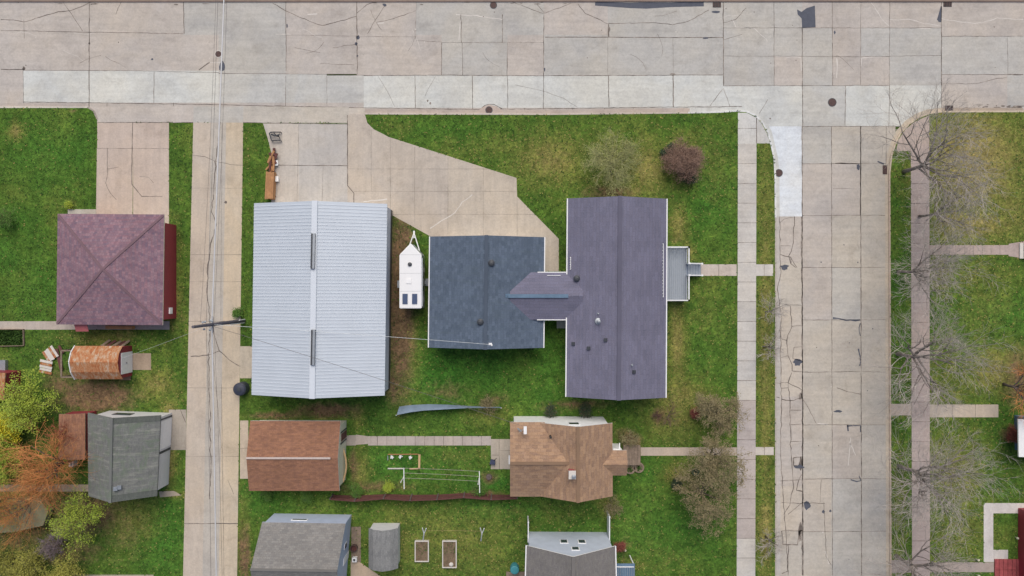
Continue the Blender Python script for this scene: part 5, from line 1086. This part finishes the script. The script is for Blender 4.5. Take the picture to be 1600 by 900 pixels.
mb = MB(); mb.tube([base + Vector((.19, .12, .2)), base + Vector((.19, .12, 1.6))], .05, 6); mb.build('guard', M['white'], root)
def wire(pts, rad, name, label, mt, sag=0, seg=14):
    wp = []
    for a, b_ in zip(pts, pts[1:]):
        for i in range(seg): f = i / seg; wp.append(a.lerp(b_, f) - Vector((0, 0, sag * 4 * f * (1 - f))))
    wp.append(pts[-1]); mb = MB(); mb.tube(wp, rad, 5, cap=False); return tag(mb.build(name, M[mt]), label, 'wire')
M['cable'] = plain('pale_cable', C(222, 222, 224), .4, var=.05); M['wirem'] = plain('dark_wire', C(104, 98, 98), .6)
wire([P(352, -60, 7.0), P(331, 505, 7.0), P(339, 960, 7.0)], .06, 'overhead_cable', 'thick pale overhead cable running along the alley', 'cable', .0)
wire([P(342, -60, 7.4), P(322, 505, 7.4), P(330, 960, 7.4)], .014, 'overhead_wire', 'dark twisted overhead wire, left of the pale cable above the alley', 'wirem', .15, 40)
wire([P(356, -60, 6.7), P(334, 505, 6.7), P(348, 960, 6.7)], .012, 'overhead_wire', 'dark overhead wire just right of the pale cable above the alley', 'wirem', .25, 30)
wire([P(339, -60, 8.0), P(313, 505, 8.6)], .012, 'overhead_wire', 'thinnest dark wire joining the pole from the north', 'wirem', .3, 20)
gm = ga.at(768, 537) + Vector((0, 0, 1.0))
wire([base + Vector((0, .0, 7.1)), gm], .017, 'service_wire', 'pale service wire crossing the barn roof to the blue grey garage', 'galv', .5, 24)
wire([base + Vector((0, -.1, 7.3)), r_ if False else P(811, 664, 6.2)], .017, 'service_wire', 'thin service wire crossing the barn roof to the tan orange house mast', 'wirem', .5, 24)
wire([base + Vector((0, 0, 7.2)), P(190, 560, 2.6)], .009, 'service_wire', 'pale service wire running from the pole to the rusty shed', 'cable', .4, 20)

# ================================================================== trees and shrubs
def perp(d):
    u = Vector((0, 0, 1)) if abs(d.z) < .9 else Vector((1, 0, 0)); return d.cross(u).normalized()
def grow(tr, tw, p, d, L, r, depth, maxd, rnd, up, spread, tips, seg=3, wig=.16, nch=4, rr=.62, lr=.66, thick=2, rmin=.011):
    pts = [p]; rad = [r]; q = p.copy(); dd = d.normalized()
    for i in range(seg):
        dd = (dd + Vector((rnd.gauss(0, wig), rnd.gauss(0, wig), rnd.gauss(0, wig) + up))).normalized(); q = q + dd * (L / seg)
        if q.z < .15: q.z = .15; dd.z = abs(dd.z)
        pts.append(q.copy()); rad.append(r * (1 - .45 * (i + 1) / seg) if depth < maxd else r * (1 - .7 * (i + 1) / seg))
    mb = tr if depth < thick else tw
    mb.tube(pts, rad, 6 if depth == 0 else (5 if depth < 2 else 3), cap=depth < 1)
    if depth >= maxd: tips.append((pts[-1], dd)); tips.append((pts[-2], dd)); return
    for k in range(nch):
        f = (k + 1) / nch * .75 + .25 if depth else (k + 1) / nch * .35 + .65
        x = f * seg; i = min(int(x), seg - 1); o = pts[i].lerp(pts[i + 1], x - i); ang = rnd.uniform(.35, 1.0) * spread
        az = 2.4 * k + rnd.uniform(-.5, .5); a = perp(dd); b_ = dd.cross(a); nd = dd * math.cos(ang) + (a * math.cos(az) + b_ * math.sin(az)) * math.sin(ang)
        grow(tr, tw, o, nd, L * lr * rnd.uniform(.75, 1.15), max(r * rr * (1 - .3 * f), rmin), depth + 1, maxd, rnd, up, spread, tips, seg, wig, nch, rr, lr, thick, rmin)
def leaves(mb, tips, n, size, jit_, rnd):
    for p, d in tips:
        for k in range(n):
            q = p + Vector((rnd.gauss(0, jit_), rnd.gauss(0, jit_), rnd.gauss(0, jit_ * .7))); u = Vector((rnd.uniform(-1, 1), rnd.uniform(-1, 1), rnd.uniform(-.6, .6))).normalized() * size * rnd.uniform(.5, 1.2)
            w_ = u.cross(Vector((rnd.uniform(-.6, .6), rnd.uniform(-.6, .6), 1))).normalized() * size * rnd.uniform(.3, .7)
            if q.z > .03: mb.face([q - u, q - w_, q + u, q + w_])
def tree(name, label, cat, px, py, hgt, first, n1, bark, twig, leaf=None, nl=0, ls=.1, lj=.25, maxd=4, nch=4, up=.05, spread=1.0, rt=.16, lr=.68, wig=.16, lean=(0, 0), seed=1, stem=.35, group=None, multi=1, thick=2, rmin=.011):
    rnd = random.Random(seed); p = P(px, py); root = thing(name, label, cat, tuple(p), group); tr, tw, lv, tips = MB(), MB(), MB(), []
    for s in range(multi):
        a = rnd.uniform(0, 6.28); d = Vector((lean[0] + (math.cos(a) * .5 if multi > 1 else 0), lean[1] + (math.sin(a) * .5 if multi > 1 else 0), 1)).normalized(); L0 = hgt * stem; q = [p]; 
        for i in range(3): q.append(q[-1] + d * L0 / 3 + Vector((rnd.gauss(0, .05), rnd.gauss(0, .05), 0)))
        tr.tube(q, [rt * 1.25, rt, rt * .9, rt * .85], 9)
        for k in range(n1):
            az = 2 * math.pi * k / n1 + rnd.uniform(-.4, .4); el = rnd.uniform(.25, 1.15) if k % 3 else rnd.uniform(.9, 1.4); o = q[2].lerp(q[3], rnd.random())
            grow(tr, tw, o, Vector((math.cos(az) * math.cos(el), math.sin(az) * math.cos(el), math.sin(el))) + d * .2, first * rnd.uniform(.8, 1.2), rt * .6, 1, maxd, rnd, up, spread, tips, nch=nch, lr=lr, wig=wig, thick=thick, rmin=rmin)
    tr.build('trunk', M[bark], root, True)
    cr = tw.build('crown', M[twig], root)
    if leaf: leaves(lv, tips, nl, ls, lj, rnd); lv.build('foliage', M[leaf], root)
    return root
M['twig_grey'] = plain('grey_twigs', C(192, 183, 176), .95, var=.2, scale=1); M['twig_limb'] = plain('grey_limb', C(148, 138, 132), .95, var=.25)
M['twig_orange'] = plain('orange_twigs', C(214, 142, 86), .9, var=.2, scale=1); M['twig_olive'] = plain('olive_twigs', C(132, 124, 88), .95, var=.2); M['twig_willow'] = plain('pale_green_twigs', C(176, 176, 126), .95, var=.2, scale=1); M['twig_purple'] = plain('purple_brown_twigs', C(134, 104, 92), .95, var=.25); M['twig_red'] = plain('red_twigs', C(166, 92, 70), .95, var=.25); M['twig_mauve'] = plain('mauve_twigs', C(150, 134, 140), .95, var=.2)
M['lf_yellow'] = leafy('yellow_leaf', C(206, 200, 50), C(226, 212, 48), C(150, 176, 54)); M['lf_lime'] = leafy('lime_leaf', C(140, 178, 58), C(176, 190, 66), C(110, 156, 50)); M['lf_olive'] = leafy('olive_brown_leaf', C(134, 124, 90), C(156, 142, 104), C(104, 98, 72), 2.0)
M['lf_bronze'] = leafy('bronze_leaf', C(182, 124, 66), C(160, 140, 70)); M['lf_green'] = leafy('green_leaf', C(70, 112, 44), C(100, 140, 50)); M['lf_willow'] = leafy('willow_bud', C(150, 158, 92), C(168, 168, 108)); M['lf_redbrown'] = leafy('red_brown_leaf', C(128, 66, 60), C(150, 84, 70)); M['lf_umber'] = leafy('umber_bud', C(138, 112, 98), C(156, 126, 108)); M['lf_moss'] = leafy('moss_olive_leaf', C(142, 146, 66), C(172, 168, 74), C(116, 128, 60))
G1 = 'bare street trees east of the side street'
def bare(lb, px, py, h, first, n1, seed, **k):
    k.setdefault('lean', (0, 0)); return tree('bare_tree', lb, 'tree', px, py, h, first, n1, 'twig_limb', 'twig_grey', maxd=5, nch=4, up=.015, spread=.9, lr=.7, rmin=.009, wig=.15, seed=seed, group=G1, thick=3, **k)
bare('bare grey tree nearest the intersection with the widest crown', 1412, 268, 10.5, 3.9, 10, 11, rt=0.172)
bare('bare grey tree leaning over the walk just south of the tree nearest the intersection', 1436, 338, 8, 2.6, 6, 12, rt=0.117)
bare('bare grey tree level with the flared walk and steps', 1403, 424, 9, 3.1, 9, 13, rt=0.140)
bare('bare grey tree with pale trunk over the sidewalk north of the plain east walk', 1402, 552, 10, 3.4, 9, 14, rt=0.172)
bare('bare grey tree with forked dark trunk between the plain and L shaped walks', 1404, 728, 10, 3.6, 10, 15, rt=0.172)
bare('bare grey tree at the bottom edge where two walks cross', 1400, 868, 9, 3.1, 9, 16, rt=0.156)
tree('bare_tree', 'bare tree with orange tinged twigs at the right edge behind the plain walk', 'tree', 1568, 600, 5.5, 2.0, 6, 'bark', 'twig_orange', maxd=4, nch=5, seed=21, thick=3, rt=.12)
tree('bare_sapling', 'small mauve grey bare sapling on the west verge, upper of two', 'tree', 1196, 487, 3.6, 1.2, 6, 'bark', 'twig_grey', maxd=4, nch=4, seed=22, rt=.06)
tree('bare_sapling', 'small mauve grey bare sapling on the west verge, lower of two', 'tree', 1193, 541, 3.6, 1.2, 6, 'bark', 'twig_grey', maxd=4, nch=4, seed=23, rt=.06)
tree('bare_sapling', 'small bare sapling low on the west verge beside the cracked lane', 'tree', 1196, 838, 3.4, 1.2, 6, 'bark', 'twig_grey', maxd=4, nch=4, seed=24, rt=.06)
GO = 'bushy olive brown trees by the sidewalk'
for px, py, h, f, s, lb in ((1110, 641, 5.5, 1.55, 31, 'bushy olive brown tree, northernmost of the three beside the sidewalk'), (1104, 708, 6.0, 2.0, 32, 'bushy olive brown tree just south of the landing walk, middle of the three'), (1088, 760, 5.8, 2.0, 33, 'bushy olive brown tree, southernmost of the three beside the sidewalk')):
    tree('budding_tree', lb, 'tree', px, py, h, f, 8, 'bark', 'twig_olive', 'lf_olive', 7, .065, .13, maxd=4, nch=4, seed=s, rt=.14, group=GO, spread=1.0, up=.02, wig=.2)
tree('willow_like_tree', 'large pale green twiggy tree spreading on the lawn north of the long house', 'tree', 951, 258, 4.2, 1.7, 13, 'bark', 'twig_willow', 'lf_willow', 2, .05, .12, maxd=4, nch=5, seed=41, rt=.13, up=-.0, spread=.75, stem=.3, lr=.7)
tree('purple_shrub', 'rounded purple brown leafless shrub on the lawn near the corner', 'shrub', 1063, 254, 2.0, 1.15, 13, 'bark', 'twig_purple', 'lf_umber' , 3, .045, .12, maxd=4, nch=5, seed=42, rt=.06, stem=.2, multi=2)
# left lower garden
tree('yellow_shrub', 'bright yellow flowering shrub at the left edge south of the red shed', 'shrub', 18, 664, 3.0, 1.35, 10, 'bark', 'twig_olive', 'lf_yellow', 12, .085, .18, maxd=4, nch=4, seed=51, rt=.07, stem=.2)
tree('leafing_tree', 'lime green leafing tree between the yellow shrub and the low brown shed', 'tree', 72, 632, 4.2, 1.5, 8, 'bark', 'twig_olive', 'lf_lime', 6, .08, .2, maxd=4, nch=4, seed=52, rt=.12)
tree('leafing_tree', 'bright green bushy tree at the left edge below the yellow shrub', 'tree', 30, 706, 3.2, 1.4, 9, 'bark', 'twig_olive', 'lf_lime', 8, .08, .2, maxd=4, nch=4, seed=53, rt=.12)
tree('orange_willow', 'bare orange twigged tree spreading over the west side of the mossy garage', 'tree', 118, 718, 5.8, 2.9, 13, 'bark', 'twig_orange', 'lf_bronze', 1, .045, .2, maxd=4, nch=5, seed=54, rt=.13, up=-.01, lr=.7)
tree('red_twigged_shrub', 'red twigged bare shrub over the low brown shed', 'shrub', 120, 668, 3.4, 1.2, 8, 'bark', 'twig_red', maxd=4, nch=4, seed=55, rt=.06)
tree('leafing_tree', 'yellow green leafing tree just below the mossy garage', 'tree', 152, 800, 4.5, 1.55, 9, 'bark', 'twig_olive', 'lf_lime', 4, .07, .16, maxd=4, nch=4, seed=56, wig=.22, rt=.12)
tree('orange_shrub', 'orange bronze twiggy shrub over the pale tarp at the left edge', 'shrub', 60, 780, 3.4, 2.5, 13, 'bark', 'twig_orange', 'lf_bronze', 2, .05, .2, maxd=4, nch=4, seed=57, rt=.08)
tree('orange_shrub', 'orange bronze twiggy shrub on the small path left of the orange willow', 'shrub', 18, 776, 3.0, 1.7, 9, 'bark', 'twig_orange', 'lf_moss', 3, .06, .2, maxd=4, nch=4, seed=58, rt=.08)
tree('mauve_shrub', 'grey mauve leafless shrub below the pale tarp', 'shrub', 98, 842, 2.2, .95, 9, 'bark', 'twig_mauve', maxd=4, nch=5, seed=59, rt=.06)
for px, py, h, f, s, lb in ((22, 872, 3.6, 1.5, 60, 'mossy olive green tree in the bottom left corner'), (66, 888, 3.4, 1.4, 61, 'mossy olive green tree at the bottom edge right of the corner tree'), (118, 896, 2.6, 1.1, 62, 'low mossy olive shrub at the bottom edge, rightmost of the mossy trio')):
    tree('mossy_tree', lb, 'tree', px, py, h, f, 9, 'bark', 'twig_olive', 'lf_moss', 6, .075, .22, maxd=4, nch=4, seed=s, rt=.1, group='mossy olive trees in the bottom left corner')
mb = MB(); a = [P(x, y, 1.2) for x, y in ((-20, 785), (60, 778), (74, 800), (66, 822), (20, 832), (-20, 834))]
M['tarp'] = plain('pale_green_tarp', C(158, 154, 122), .8, var=.25, scale=.8); mb.prism([(p.x, p.y) for p in a], .3, 1.1); tag(mb.build('covered_boat', M['tarp']), 'low pale green tarp covered heap under the orange shrub at the left edge', 'tarp')
# small shrubs
def shrub(name, lb, x, y, h, f, twig, leaf, s, nl=4, ls=.05): tree(name, lb, 'shrub', x, y, h, f, 8, 'bark', twig, leaf, nl, ls, .1, maxd=3, nch=5, seed=s, rt=.03, stem=.2)
M['lf_dark'] = leafy('dark_leaf_and_shadow', C(46, 66, 46), C(64, 82, 54))
shrub('shadow_clump', 'low dark green clump added as shadow at the north west side of the purple brown shrub', 1047, 236, 1.0, .5, 'twig_olive', 'lf_dark', 43, 6, .07); shrub('shadow_clump', 'low dark green clump added as shadow at the south side of the purple brown shrub', 1076, 276, 1.0, .5, 'twig_olive', 'lf_dark', 44, 6, .07)  # both dark clumps are added to stand for the purple shrub's shadow
shrub('young_shrub', 'bright green young shrub alone on the far left lawn', 18, 345, 1.2, .8, 'twig_olive', 'lf_green', 71, 5)
shrub('twiggy_shrub', 'thin brown leafless shrub on bare soil south east of the long house', 1046, 648, 1.8, 1.0, 'twig_purple', None, 72); shrub('twiggy_shrub', 'smallest brown leafless shrub between the long house corner and the olive trees', 1026, 648, 1.0, .4, 'twig_purple', None, 73); shrub('twiggy_shrub', 'little dark brown shrub just left of the northernmost olive tree', 1084, 645, .8, .35, 'twig_purple', 'lf_redbrown', 74)
shrub('dark_shrub', 'small nearly black shrub in a bare ring on the lawn left of the olive trees', 1056, 752, .8, .35, 'twig_purple', 'lf_dark', 75); shrub('twiggy_shrub', 'sparse golden brown shrub above the right white fence panel', 953, 788, 1.6, .8, 'twig_olive', 'lf_olive', 76, 2); shrub('red_leaf_shrub', 'small dark red shrub beside the grey gabled house', 969, 851, 1.0, .4, 'twig_red', 'lf_redbrown', 77)
shrub('twiggy_shrub', 'pale tan dried shrub at the north side of the plank landing', 982, 686, 1.2, .6, 'twig_willow', 'lf_olive', 78, 2); shrub('red_leaf_shrub', 'low red brown shrub beside the white roofed building at right edge', 1576, 678, 1.1, .6, 'twig_red', 'lf_redbrown', 79)
shrub('garden_plant', 'green leafy plant by the russet garage, near the fence west end', 560, 764, .8, .5, 'twig_olive', 'lf_green', 80); shrub('garden_plant', 'pale green plant in the bed between russet garage and clothes line', 610, 762, .6, .35, 'twig_olive', 'lf_lime', 81); shrub('garden_plant', 'yellowish little shrub by the north west corner of the maroon garage', 109, 320, .6, .22, 'twig_olive', 'lf_lime', 82)
shrub('garden_plant', 'green plant along the south wall of the russet garage, left of two', 420, 772, .6, .45, 'twig_olive', 'lf_green', 83); shrub('garden_plant', 'green plant along the south wall of the russet garage, right of two', 480, 772, .6, .45, 'twig_olive', 'lf_green', 84)
shrub('alley_bush', 'small dark bush at the foot of the utility pole', 374, 488, .8, .35, 'twig_olive', 'lf_green', 85)
shrub('dark_shrub', 'low dark hedge clump north of the tan orange house, left one', 858, 640, .7, .6, 'twig_purple', 'lf_dark', 86, 3); shrub('dark_shrub', 'low dark hedge clump north of the tan orange house, right one', 915, 642, .7, .6, 'twig_purple', 'lf_dark', 87, 3)
shrub('twiggy_shrub', 'straggly weeds at the east end of the sagging screen', 765, 632, .6, .6, 'twig_olive', 'lf_olive', 88, 2); shrub('garden_plant', 'bright green plant west of the tan orange house near the fence', 752, 762, .5, .6, 'twig_olive', 'lf_green', 89, 4)
